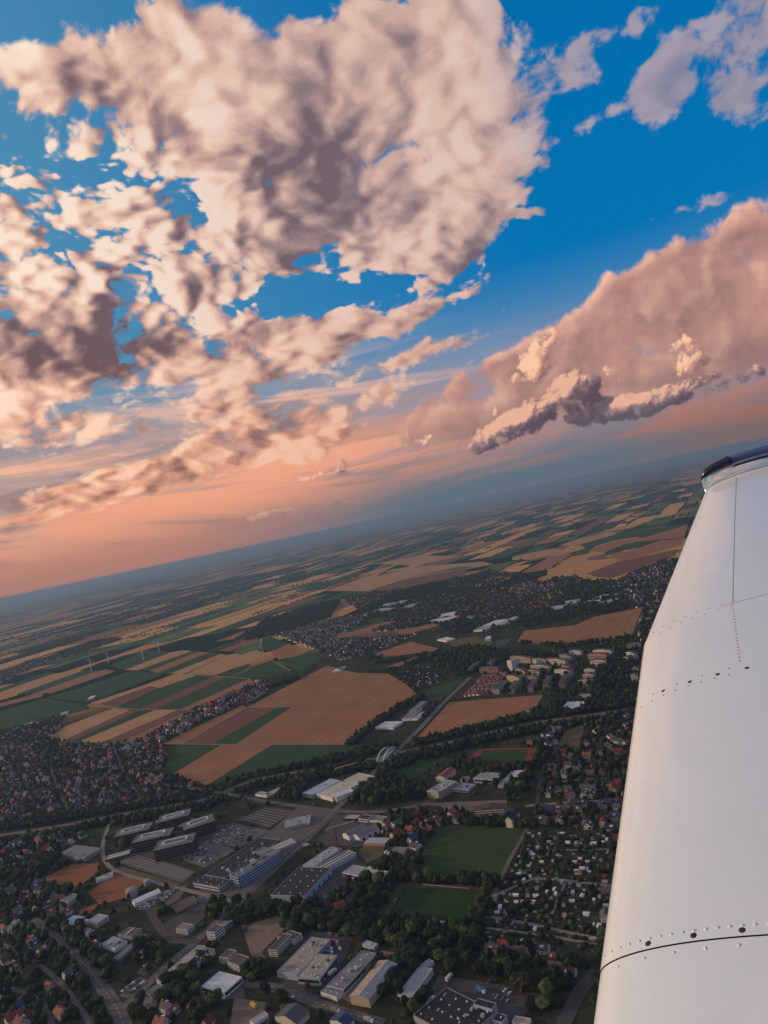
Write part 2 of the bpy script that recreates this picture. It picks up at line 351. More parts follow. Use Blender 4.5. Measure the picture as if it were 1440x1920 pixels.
M['white']=mat('white_wall',(.66,.64,.61),.7,.10)
M['cream']=mat('cream_wall',(.58,.50,.37),.75,.12)
M['grey']=mat('grey_wall',(.32,.31,.31),.75,.15)
M['bluewall']=mat('pale_blue_wall',(.37,.43,.49),.6,.12)
M['navy']=mat('blue_panel',(.025,.06,.16),.45,.2)
M['brick']=mat('dark_brick',(.090,.058,.052),.8,.25)
M['redbrick']=mat('red_brick',(.22,.085,.06),.8,.25)
M['yellow']=mat('ochre_wall',(.47,.37,.26),.75,.15)
M['pink']=mat('rose_wall',(.42,.24,.19),.75,.15)
M['r_red']=mat('red_tiles',(.23,.040,.028),.75,.35,1.2)
M['r_dred']=mat('dark_red_tiles',(.145,.042,.036),.75,.35,1.2)
M['r_brown']=mat('brown_tiles',(.090,.058,.050),.75,.3,1.2)
M['r_grey']=mat('grey_tiles',(.10,.095,.10),.7,.3,1.2)
M['r_black']=mat('black_slate',(.028,.029,.036),.5,.3,1.2)
M['r_blue']=mat('blue_glazed_tiles',(.028,.052,.115),.4,.3,1.2)
M['r_terra']=mat('terracotta_tiles',(.24,.082,.048),.75,.3,1.2)
M['f_white']=mat('white_membrane',(.62,.59,.55),.6,.34,.09)
M['f_lgrey']=mat('pale_roof_felt',(.36,.34,.33),.75,.34,.09)
M['f_grey']=mat('grey_roof_felt',(.21,.195,.185),.8,.34,.09)
M['f_tan']=mat('tan_roof',(.40,.31,.235),.8,.34,.09)
M['f_brown']=mat('brown_roof',(.13,.082,.070),.8,.34,.09)
M['f_black']=mat('black_roof_felt',(.030,.027,.028),.7,.34,.09)
M['f_cream']=mat('cream_sheet_roof',(.54,.47,.35),.6,.34,.09)
M['f_sky']=mat('pale_blue_sheet_roof',(.38,.45,.52),.5,.34,.09)
M['sky']=mat('white_skylight',(.78,.77,.75),.35,.05)
M['glass']=mat('dark_glass',(.020,.024,.030),.15,.3,.3,spec=.6)
M['solar']=mat('solar_panel',(.030,.022,.045),.2,.2,.3,spec=.6)
M['pool']=mat('pool_water',(.06,.42,.55),.1,.1,.3,spec=.5)
M['metal']=mat('galvanised_metal',(.45,.45,.46),.45,.1,.3)
M['bark']=mat('bark',(.055,.042,.034),.95)
for k,c in (('car_white',(.66,.66,.66)),('car_black',(.02,.02,.022)),('car_silver',(.30,.31,.32)),('car_red',(.28,.03,.03)),('car_blue',(.04,.09,.25)),('car_grey',(.11,.11,.12))):
    M[k]=mat(k.replace('car_','')+'_car_paint',c,.3,.06,.5,spec=.5)
M['pinkt']=mat('magenta_tarpaulin',(.42,.06,.15),.6); M['bluet']=mat('blue_tarpaulin',(.04,.16,.36),.6); M['yel']=mat('yellow_paint',(.62,.36,.08),.5)
def leaf_mat(name,dark,mid,light):
    m,g,b=base_mat(name); b.inputs['Roughness'].default_value=.85; b.inputs['Specular IOR Level'].default_value=.12
    geo=g.n.new('ShaderNodeNewGeometry').outputs['Position']; oi=g.n.new('ShaderNodeObjectInfo').outputs['Random']
    n=g.add(g.mul(g.noise(geo,.055,4,.7),.6),g.mul(g.noise(geo,.9,3,.65),.4))
    n=g.add(n,g.mul(g.sub(oi,.5),.25))
    g.put(b.inputs['Base Color'],g.cramp(n,[(.34,dark),(.52,mid),(.70,light)])); return m
M['leaf']=leaf_mat('broadleaf_foliage',(.013,.021,.010),(.024,.037,.015),(.046,.062,.021))
M['leaf2']=leaf_mat('light_foliage',(.030,.046,.014),(.060,.080,.022),(.11,.125,.034))
M['leaf3']=leaf_mat('needle_foliage',(.010,.018,.012),(.017,.027,.017),(.028,.040,.024))
M['leaf4']=leaf_mat('reddish_foliage',(.035,.022,.012),(.060,.038,.018),(.090,.058,.024))

# ---- ground sheet --------------------------------------------------------------
def ground_mat():
    m,g,b=base_mat('open_country'); b.inputs['Roughness'].default_value=1.0; b.inputs['Specular IOR Level'].default_value=0.0
    geo=g.n.new('ShaderNodeNewGeometry').outputs['Position']; x,y,z=g.sep(geo)
    ca,sa=math.cos(ROWDIR),math.sin(ROWDIR)
    u=g.add(g.mul(x,ca),g.mul(y,sa)); v=g.add(g.mul(x,-sa),g.mul(y,ca))
    near=g.cramp(g.add(g.mul(g.noise(geo,.03,5,.65),.6),g.mul(g.noise(geo,.25,4,.6),.4)),
        [(.30,(.020,.025,.012)),(.45,(.038,.042,.021)),(.55,(.066,.058,.036)),(.68,(.115,.092,.070))])
    w=g.mul(g.noise(geo,.0006,3,.5),1.6)
    pv=g.comb(g.add(g.mul(u,1/760.),w),g.add(g.mul(v,1/230.),w),0)
    n=g.n.new('ShaderNodeTexVoronoi'); n.voronoi_dimensions='2D'; g.put(n.inputs['Vector'],pv); n.inputs['Scale'].default_value=1.0
    sc=g.n.new('ShaderNodeSeparateColor'); g.put(sc.inputs[0],n.outputs['Color'])
    clump=g.noise(geo,.00045,4,.6)
    pick=g.add(sc.outputs[0],g.mul(g.sub(clump,.5),1.3))
    far=g.cramp(pick,[(0,(.020,.030,.018)),(.41,(.026,.036,.020)),(.42,(.06,.09,.032)),(.56,(.08,.11,.04)),(.57,(.54,.26,.095)),(.82,(.66,.36,.14)),(.83,(.24,.13,.08)),(1,(.20,.11,.07))],'CONSTANT')
    dist=g.vec('LENGTH',g.comb(x,y,0))
    g.put(b.inputs['Base Color'],g.mix(g.ramp(dist,2350,2800),near,far)); return m
M['ground']=ground_mat()
N=96; v=[(0,0,0)]; f=[]
rings=[300,800,1500,3000,6000,12000,25000,60000]
for R in rings:
    for k in range(N): v.append((R*math.cos(2*math.pi*k/N),R*math.sin(2*math.pi*k/N),0))
for k in range(N): f.append((0,1+k,1+(k+1)%N))
for j in range(len(rings)-1):
    for k in range(N):
        a=1+j*N; f.append((a+k,a+N+k,a+N+(k+1)%N,a+(k+1)%N))
tag(ob('ground',mesh('ground',v,f,M['ground'])),'dark green open country running out to the hazy horizon',None,None,'structure')

# ---- occupancy raster (keeps trees and houses off roads, fields and roofs) -------
GX0,GX1,GY0,GY1,GS=-2600.,3400.,480.,7000.,4.0
OCC=np.zeros((int((GY1-GY0)/GS),int((GX1-GX0)/GS)),dtype=np.uint8)
def inpoly(xs,ys,poly):
    r=np.zeros(xs.shape,dtype=bool); n=len(poly)
    for i in range(n):
        x1,y1=poly[i][:2]; x2,y2=poly[(i+1)%n][:2]
        if y1==y2: continue
        c=((ys<y1)!=(ys<y2)); r^=c&(xs<(x2-x1)*(ys-y1)/(y2-y1)+x1)
    return r
def occupy(poly,val=1,grow=0.0):
    p=np.array([q[:2] for q in poly])
    if grow:
        c=p.mean(0); dl=p-c; p=c+dl*(1+grow/np.maximum(1e-6,np.linalg.norm(dl,axis=1,keepdims=True)))
    i0=max(0,int((p[:,0].min()-GX0)/GS)); i1=min(OCC.shape[1],int((p[:,0].max()-GX0)/GS)+2)
    j0=max(0,int((p[:,1].min()-GY0)/GS)); j1=min(OCC.shape[0],int((p[:,1].max()-GY0)/GS)+2)
    if i1<=i0 or j1<=j0: return
    X,Y=np.meshgrid(GX0+(np.arange(i0,i1)+.5)*GS,GY0+(np.arange(j0,j1)+.5)*GS)
    s=OCC[j0:j1,i0:i1]; s[inpoly(X,Y,p)]=val
def occ(x,y):
    i=int((x-GX0)/GS); j=int((y-GY0)/GS)
    return OCC[j,i] if 0<=i<OCC.shape[1] and 0<=j<OCC.shape[0] else 0
def prism(name,poly,z0,z1,m):
    """a sheet with real thickness over a ground polygon"""
    n=len(poly); A=sum(poly[i][0]*poly[(i+1)%n][1]-poly[(i+1)%n][0]*poly[i][1] for i in range(n))
    if A<0: poly=poly[::-1]
    vs=[(x,y,z1) for x,y,*_ in poly]+[(x,y,z0) for x,y,*_ in poly]
    fs=[tuple(range(n))]+[(i+n,(i+1)%n+n,(i+1)%n,i) for i in range(n)]
    return mesh(name,vs,fs,m)
zlift=[0]
def sheet(name,px,m,label=None,z=.30,group=None,o_=1):
    poly=P(px); occupy(poly,o_); zlift[0]+=1
    o=ob(name,prism(name,poly,-.5,z+.004*(zlift[0]%30),M[m])); tag(o,label,None,group,'structure'); return o
def strip_poly(pts,w):
    pts=[Vector(p[:2]) for p in pts]; L=[];R=[]
    for i,p in enumerate(pts):
        d=(pts[min(i+1,len(pts)-1)]-pts[max(i-1,0)]).normalized(); nn=Vector((-d.y,d.x))*w/2
        L.append(p+nn); R.append(p-nn)
    return L,R
def smooth_line(pts,step=25.0):
    pts=[Vector(p[:2]) for p in pts]; out=[]
    for i in range(len(pts)-1):
        p0=pts[max(i-1,0)];p1=pts[i];p2=pts[i+1];p3=pts[min(i+2,len(pts)-1)]
        n=max(1,int((p2-p1).length/step))
        for k in range(n):
            t=k/n; out.append(.5*((2*p1)+(p2-p0)*t+(2*p0-5*p1+4*p2-p3)*t*t+(-p0+3*p1-3*p2+p3)*t**3))
    out.append(pts[-1]); return out
ROADS=[]
def road(name,px,w,m,label,z=.5,line=True):
    c=smooth_line([at(x,y) for x,y in px]); L,R=strip_poly(c,w)
    zlift[0]+=1; z=z+.012*(zlift[0]%20)
    n=len(c); vs=[(p.x,p.y,z) for p in L]+[(p.x,p.y,z) for p in R]+[(p.x,p.y,-.5) for p in L]+[(p.x,p.y,-.5) for p in R]; fs=[]
    for i in range(n-1):
        fs+=[(i+n,i+n+1,i+1,i),(i,i+1,i+1+2*n,i+2*n),(i+n+1,i+n,i+3*n,i+3*n+1)]
        occupy([L[i],L[i+1],R[i+1],R[i]],2,grow=2)
    o=tag(ob(name,mesh(name,vs,fs,M[m])),label,None,None,'structure')
    if line:                                   # dashed centre line, a painted sheet 4 mm and more above the road
        vs=[];fs=[]; s=0
        for i in range(n-1):
            a,b=c[i],c[i+1]; d=(b-a); ln=d.length; d.normalize(); nn=Vector((-d.y,d.x))*.16; t=0
            while t<ln-4:
                q0=a+d*t; q1=a+d*(t+4); k=len(vs)
                vs+=[(q0.x+nn.x,q0.y+nn.y,z+.02),(q0.x-nn.x,q0.y-nn.y,z+.02),(q1.x-nn.x,q1.y-nn.y,z+.02),(q1.x+nn.x,q1.y+nn.y,z+.02)]; fs.append((k,k+1,k+2,k+3)); t+=9
        if fs: q=ob('lane_marking',mesh('lane_marking',vs,fs,M['line']),o); q['kind']='stuff'
    ROADS.append((c,w)); return o

# ---- fields (photo outline, on the ground) ---------------------------------------
FIELDS=[
 ('straw',[(463,1327),(565,1273),(613,1248),(668,1262),(547,1325)],'large brown stubble field below the white barns, split off by a dark furrow'),
 ('straw',[(548,1324),(669,1262),(728,1263),(763,1284),(783,1303),(757,1319)],'pale stubble field with fine tractor lines, pointed at its right end'),
 ('straw',[(547,1326),(757,1321),(707,1350),(650,1395),(443,1395)],'widest stubble field in the middle, above a bright green field'),
 ('straw',[(308,1394),(350,1371),(455,1322),(463,1328),(345,1394)],None),
 ('brown',[(346,1394),(464,1329),(520,1327),(400,1394)],None),
 ('green',[(401,1394),(521,1327),(547,1326),(442,1395)],'narrow green strip between two stubble fields'),
 ('green',[(335,1397),(413,1397),(320,1452),(303,1450)],'green field corner beside the houses at the edge of the town'),
 ('straw',[(414,1397),(510,1397),(400,1466),(388,1472),(321,1453)],'brown striped stubble field reaching down to the tree belt'),
 ('green',[(511,1398),(678,1398),(640,1417),(543,1440),(408,1469),(402,1466)],'long green field along the motorway trees'),
 ('straw2',[(93,1384),(120,1363),(212,1328),(245,1331),(112,1391)],'pale straw field with a rounded end near the town'),
 ('brown',[(113,1391),(246,1331),(263,1331),(133,1391)],None),('green',[(134,1391),(264,1331),(290,1330),(143,1391)],None),
 ('straw2',[(144,1392),(291,1331),(333,1331),(190,1393)],None),('brown',[(191,1393),(334,1331),(354,1330),(225,1393)],None),
 ('straw',[(226,1393),(355,1331),(368,1333),(250,1392)],None),
 ('brown',[(190,1320),(280,1288),(297,1291),(217,1327)],'dark brown ploughed field between straw and green strips'),
 ('green',[(220,1327),(350,1270),(403,1267),(263,1329)],None),('brown',[(264,1329),(404,1267),(427,1269),(290,1330)],None),
 ('green',[(291,1330),(428,1270),(467,1272),(337,1330)],None),('straw',[(338,1330),(468,1272),(480,1282),(355,1330)],None),
 ('straw2',[(170,1318),(260,1288),(333,1262),(373,1265),(300,1290),(281,1287),(190,1319)],None),
 ('green',[(85,1307),(165,1318),(313,1262),(245,1258),(150,1290)],None),
 ('green',[(0,1368),(0,1335),(80,1309),(163,1321),(165,1330),(60,1358)],'broad green meadow at the left edge above the town'),
 ('green',[(-30,1300),(0,1291),(90,1260),(100,1263),(0,1296),(-30,1305)],None),('straw2',[(2,1297),(101,1263),(157,1257),(30,1302)],None),
 ('green',[(31,1302),(158,1257),(187,1257),(47,1305)],None),('straw',[(-30,1330),(0,1318),(48,1306),(167,1263),(200,1255),(216,1259),(80,1306),(0,1325)],None),
 ('green',[(207,1248),(273,1220),(320,1223),(233,1256)],'dark green field at the foot of two wind turbines'),
 ('straw2',[(234,1256),(321,1223),(347,1219),(360,1221),(257,1257)],None),('green',[(258,1257),(361,1221),(370,1222),(278,1258)],None),
 ('straw',[(279,1258),(371,1222),(393,1223),(297,1261)],None),('green',[(298,1261),(394,1223),(413,1225),(320,1262)],None),
 ('straw2',[(321,1262),(414,1226),(425,1228),(350,1262)],None),('straw2',[(351,1263),(426,1228),(483,1219),(500,1227),(467,1243),(403,1266)],None),
 ('green',[(404,1266),(468,1244),(470,1250),(430,1270)],None),
 ('green',[(443,1270),(471,1251),(510,1238),(545,1258),(510,1270)],'dark green field with a copse at its top'),
 ('green',[(492,1197),(510,1194),(540,1207),(507,1222),(490,1215)],None),
 ('straw',[(507,1223),(540,1207),(572,1217),(523,1238)],None),('green',[(527,1240),(577,1223),(617,1230),(560,1259)],'deep green field touching the middle village'),
 ('lime',[(430,1222),(487,1200),(490,1216),(450,1228)],None),('orange',[(407,1220),(480,1197),(488,1199),(430,1221)],None),
 ('green',[(385,1222),(457,1195),(473,1195),(407,1219)],None),
 ('straw',[(780,1386),(843,1317),(1018,1303),(1000,1336),(960,1345),(840,1378)],'stubble field with long tram lines below the apartment blocks'),
 ('straw',[(970,1203),(983,1183),(1080,1172),(1113,1157),(1205,1138),(1187,1187),(1167,1197),(1070,1210),(1013,1207)],'sloping stubble field with wide tram lines near the wing'),
 ('green',[(785,1297),(868,1272),(832,1313),(800,1312)],'small dark green field beside the terraced rows'),
 ('straw',[(698,1227),(770,1203),(825,1217),(803,1223),(707,1233)],'brown wedge of stubble ringed by trees'),
 ('straw',[(727,1250),(783,1231),(790,1233),(735,1254)],None),
 ('straw',[(620,1197),(717,1167),(763,1163),(733,1172),(637,1199)],None),('straw',[(743,1183),(810,1170),(827,1172),(753,1192)],None),
 ('olive',[(840,1203),(890,1193),(925,1203),(915,1216),(850,1212)],None),('teal',[(917,1217),(930,1202),(960,1195),(947,1213)],None),
 ('brown',[(1099,1076),(1160,1053),(1207,1043),(1270,1030),(1265,1042),(1200,1066),(1147,1084),(1120,1082)],'dark brown ploughed field just above the right village'),
 ('green',[(1087,1022),(1160,1000),(1292,981),(1255,1000),(1185,1008),(1145,1015),(1100,1029)],'long curving green field close to the wing'),
 ('straw',[(1102,1033),(1145,1016),(1210,1007),(1290,984),(1282,1009),(1237,1011),(1172,1019),(1130,1036)],None),
 ('green',[(1132,1036),(1172,1020),(1237,1012),(1200,1025),(1140,1040)],None),
 ('straw',[(1145,1041),(1201,1026),(1238,1013),(1282,1010),(1277,1022),(1207,1042),(1160,1052)],None),
 ('straw2',[(1050,1022),(1080,1012),(1145,997),(1160,999),(1100,1018),(1067,1024)],None),
 ('straw2',[(960,1050),(962,1043),(1040,1028),(1066,1034),(997,1049)],'bright orange wheat field in a sunlit tone beyond the villages'),
 ('lime',[(965,1041),(1005,1030),(1038,1027)],None),('straw2',[(1005,1085),(1062,1067),(1081,1075),(1015,1092)],None),
 ('green',[(1040,1090),(1080,1076),(1085,1085)],None),('straw2',[(1060,1057),(1092,1042),(1107,1052),(1065,1065)],None),
 ('straw2',[(612,1108),(700,1082),(790,1062),(905,1053),(925,1058),(870,1068),(760,1086),(690,1108)],'longest bright orange field in the middle distance'),
 ('brown',[(690,1109),(760,1087),(870,1069),(885,1072),(840,1088),(730,1110)],None),
 ('straw2',[(700,1057),(790,1042),(867,1042),(780,1060)],None),('lime',[(760,1083),(860,1063),(890,1062),(870,1067)],None),
 ('orange',[(75,1650),(133,1621),(185,1618),(191,1629),(137,1671),(113,1660)],'bare orange field with a white hall at its right edge'),
 ('orange',[(165,1674),(215,1639),(273,1654),(235,1684),(187,1696)],'bare orange field between two white halls'),
 ('orange',[(186,1693),(146,1709),(148,1716),(170,1712)],None),
 ('olive',[(1045,1398),(1062,1370),(1098,1357),(1085,1400)],'dry yellow meadow between the two groups of houses'),
 ('meadow',[(826,1547),(989,1553),(938,1652),(790,1640),(790,1605)],'large rough green meadow above the football pitch'),
 ('meadow',[(733,1452),(780,1428),(840,1420),(815,1440),(770,1462)],None),
 ('olive',[(670,1600),(690,1578),(722,1586),(716,1606),(690,1618)],None),('olive',[(228,1625),(340,1657),(330,1667),(240,1646),(215,1630)],None),
 ('meadow',[(150,1560),(200,1548),(205,1570),(195,1575)],None),
]
LAB={'straw':'brown stubble field strip among other strips','straw2':'pale straw coloured field strip in the patchwork','green':'narrow green crop strip in the patchwork','brown':'dark ploughed strip in the patchwork','orange':'bare orange earth patch','lime':'light green strip beside orange fields','olive':'dry yellowish grass patch','teal':'green sports turf among trees','meadow':'small green meadow among trees'}
LAB['straw3']=LAB['straw2']
KIND={'straw3':'wheat_field','straw':'stubble_field','straw2':'wheat_field','green':'green_field','brown':'ploughed_field','orange':'bare_field','lime':'grass_field','olive':'dry_meadow','teal':'turf','meadow':'meadow'}
for m,px,l in FIELDS:
    sheet(KIND[m],px,m,l or LAB[m],group=None if l else 'field strips in the patchwork')
sheet('sports_ground',[(713,1723),(750,1654),(912,1662),(876,1744)],'cinder','brown cinder surround of the football pitch',z=.2)
sheet('football_pitch',[(729,1716),(757,1663),(898,1669),(866,1732)],'pitch','dark green football pitch with a brown cinder rim',z=.36)
sheet('running_track',[(868,1431),(902,1404),(1009,1402),(995,1438)],'track','red running track round a small green infield',z=.2)
sheet('infield',[(890,1428),(907,1407),(990,1405),(982,1433)],'meadow','green infield inside the red running track',z=.36)
# yards and car parks
YARDS=[('car_park','asphalt2',[(222,1618),(250,1595),(368,1635),(340,1655)],'empty grey car park in front of the dark brick courtyard blocks'),
 ('car_park','asphalt2',[(333,1609),(440,1543),(507,1558),(383,1627)],'grey car park with long rows of cars beside the blue office bar'),
 ('car_park','asphalt',[(447,1538),(497,1512),(555,1520),(502,1553)],'dark empty car park with faint rows near the crossroads'),
 ('yard','asphalt2',[(366,1692),(455,1692),(640,1518),(560,1512),(505,1560),(385,1640)],'asphalt yard round the blue office bar'),
 ('yard','asphalt',[(590,1585),(627,1530),(662,1526),(700,1530),(705,1560),(677,1588)],'wide dark asphalt yard beside the crossroads'),
 ('yard','asphalt',[(220,1612),(258,1568),(440,1543),(330,1612)],'paved court round the dark brick blocks'),
 ('car_park','asphalt2',[(256,1706),(300,1672),(352,1658),(337,1686),(300,1707)],'car dealer lot packed with parked cars'),
 ('car_park','asphalt',[(298,1737),(378,1690),(402,1700),(347,1757),(308,1762)],'half empty asphalt car park by the bend of the street'),
 ('car_park','asphalt2',[(222,1868),(262,1832),(280,1838),(240,1872)],'narrow car park along the diagonal street'),
 ('car_park','asphalt2',[(254,1824),(276,1808),(294,1812),(272,1830)],None),
 ('plaza','pave',[(453,1735),(520,1718),(546,1730),(490,1785),(507,1814),(480,1814),(468,1782)],'brown paved yard beside the offices with brown roofs'),
 ('yard','asphalt',[(585,1745),(662,1758),(645,1802),(610,1850),(560,1850),(520,1835)],'dark yard with lorries behind the tan roofed works'),
 ('yard','pave',[(630,1870),(700,1790),(720,1800),(660,1880)],None),
 ('car_park','asphalt',[(822,1828),(960,1850),(1000,1880),(960,1940),(770,1940)],'dark car park round the big black roof'),
 ('yard','pave',[(690,1800),(715,1782),(760,1790),(740,1812)],None),
 ('yard','asphalt',[(540,1840),(600,1868),(590,1885),(505,1855)],None),
 ('yard','pave',[(440,1870),(500,1880),(480,1925),(430,1925)],None),
 ('yard','asphalt',[(560,1640),(640,1590),(690,1625),(640,1665),(580,1690)],None),
 ('yard','pave',[(830,1505),(950,1500),(950,1522),(825,1522)],None),
 ('yard','asphalt2',[(380,1880),(460,1870),(452,1835),(372,1850)],None)]
for n,m,px,l in YARDS: sheet(n,px,m,l or 'small paved yard between the works buildings',z=.12,group=None if l else 'small yards among the works')
road('motorway',[(-30,1572),(100,1552),(233,1527),(367,1504),(430,1482),(483,1462),(600,1443),(710,1422),(753,1411),(880,1384),(1007,1356),(1100,1343),(1215,1326)],16,'asphalt2','dark motorway cutting running between two belts of trees')
road('main_road',[(232,1890),(310,1815),(385,1750),(453,1683),(533,1603),(587,1557),(627,1520),(683,1467),(753,1400),(777,1377),(833,1317),(882,1270)],11,'asphalt2','long straight road running diagonally from the town to the apartment blocks')
road('side_road',[(300,1470),(377,1481),(427,1489),(500,1503),(627,1520),(720,1522),(800,1508),(880,1512),(962,1520)],9,'asphalt2','road crossing the long straight road at the crossroads')
road('street',[(60,1725),(115,1770),(165,1815),(200,1862),(218,1890),(240,1935)],13,'asphalt2','wide street curving down to the lower left corner past a row of trees')
road('street',[(395,1838),(450,1842),(508,1850),(577,1875),(640,1897),(720,1920)],10,'asphalt2','street passing in front of the white works halls at the bottom')
road('lane',[(683,1746),(773,1768),(862,1792),(905,1803)],6,'asphalt','lane along the trees below the football pitch',line=False)
road('lane',[(990,1553),(955,1615),(925,1680),(905,1712)],5,'asphalt2','straight lane between the meadow and the allotment gardens',line=False)
road('lane',[(1055,1925),(1085,1862),(1118,1822)],12,'asphalt','short road beside the wing at the lower right',line=False)
road('street',[(1045,1398),(1018,1450),(1008,1500),(1004,1512)],6,'asphalt','narrow street climbing through the houses near the wing',line=False)
road('street',[(985,1512),(1060,1506),(1190,1500)],7,'pave','level street between the houses near the wing',line=False)
road('track',[(205,1545),(192,1590),(205,1625),(250,1645),(330,1664),(420,1687),(500,1704)],6,'path','curved earth track round the brick blocks and car park',line=False)
road('street',[(280,1705),(300,1740),(325,1765),(372,1766)],9,'asphalt','short street bending past the car park',line=False)
for px,w in (([(925,1680),(1000,1648),(1145,1663)],4),([(912,1718),(1000,1735),(1125,1762)],4),([(905,1740),(1040,1757),(1120,1772)],3),([(1060,1655),(1035,1715)],3),([(985,1585),(1060,1595),(1150,1592)],3)):
    road('garden_path',px,w,'path','pale path through the allotment gardens',line=False)
for px,l in (([(-10,1765),(50,1795),(110,1840),(160,1905),(175,1930)],'narrow street through the lower left houses, long one'),([(-10,1850),(40,1860),(85,1890),(100,1930)],'narrow street at the lower left corner'),([(5,1905),(60,1850),(110,1840)],'short cross street at the lower left'),
    ([(-10,1428),(60,1432),(110,1440),(210,1452),(312,1432)],'street running across the left town'),([(102,1395),(96,1440),(130,1525)],'street crossing the left town downhill, left one'),([(212,1395),(228,1440),(262,1495)],'street crossing the left town downhill, right one'),([(-10,1490),(80,1480),(240,1480)],'lower street of the left town'),
    ([(252,1393),(330,1358),(420,1320),(500,1280)],'village street of the ribbon village'),([(545,1204),(640,1180),(780,1162)],'main street of the middle village'),([(0,1612),(60,1592),(150,1562)],'street between houses left of the brick blocks'),
    ([(1020,1470),(1090,1462),(1180,1458)],'upper street on the slope by the wing'),([(1030,1435),(1100,1428),(1190,1420)],'top street on the slope by the wing'),([(1120,1400),(1140,1370),(1165,1345)],'street among red roofs by the wing'),([(1010,1535),(1090,1532),(1180,1530)],'street above the garden plots')):
    road('street',px,5.5,'asphalt2',l,line=False)
for px in ([(95,1390),(230,1394),(310,1395),(443,1396),(650,1396)],[(165,1322),(260,1330),(355,1331)],[(463,1327),(547,1325.5),(757,1320)],[(669,1261),(547,1325.5)],[(545,1258),(510,1238),(490,1216),(492,1197)],[(313,1262),(373,1266),(470,1273)]):
    road('farm_track',px,3.5,'path','pale farm track between the fields',line=False)

# ============================ buildings =========================================
def box_vf(x0,x1,y0,y1,z0,z1,bottom=False):
    v=[(x0,y0,z0),(x1,y0,z0),(x1,y1,z0),(x0,y1,z0),(x0,y0,z1),(x1,y0,z1),(x1,y1,z1),(x0,y1,z1)]
    f=[(4,5,6,7),(0,1,5,4),(1,2,6,5),(2,3,7,6),(3,0,4,7)]
    if bottom: f.append((3,2,1,0))
    return v,f
class MB:
    def __init__(s): s.v=[];s.f=[];s.mi=[]
    def add(s,v,f,mi=0):
        k=len(s.v); s.v+=list(v); s.f+=[tuple(i+k for i in q) for q in f]; s.mi+=[mi]*len(f); return s
    def box(s,*a,mi=0): return s.add(*box_vf(*a,bottom=True),mi=mi)
    def build(s,name,mats,parent=None,kind=None):
        o=ob(name,mesh(name,s.v,s.f,mats,s.mi),parent)
        if kind: o['kind']=kind
        return o
def frame(p0,p2,p1,z):
    """a rectangle standing on the ground from three roof corners of the photograph"""
    O=at(*p0,z); U=at(*p2,z)-O; V=at(*p1,z)-O
    if V.length>=U.length: e=V.normalized(); L=V.length; n=Vector((e.y,-e.x,0)); W=U.dot(n); 
    else: n_=U.normalized(); e=Vector((-n_.y,n_.x,0)); W=U.length; L=V.dot(e); n=n_
    if W<0: n=-n; W=-W
    if L<0: e=-e; L=-L
    c=O+n*(W/2)+e*(L/2); rz=math.atan2(n.y,n.x)
    if n.x*e.y-n.y*e.x<0: rz=math.atan2(-n.y,-n.x) if False else rz; 
    corners=[O,O+n*W,O+n*W+e*L,O+e*L]
    return c,rz,W,L,corners,n,e
SKYL={}
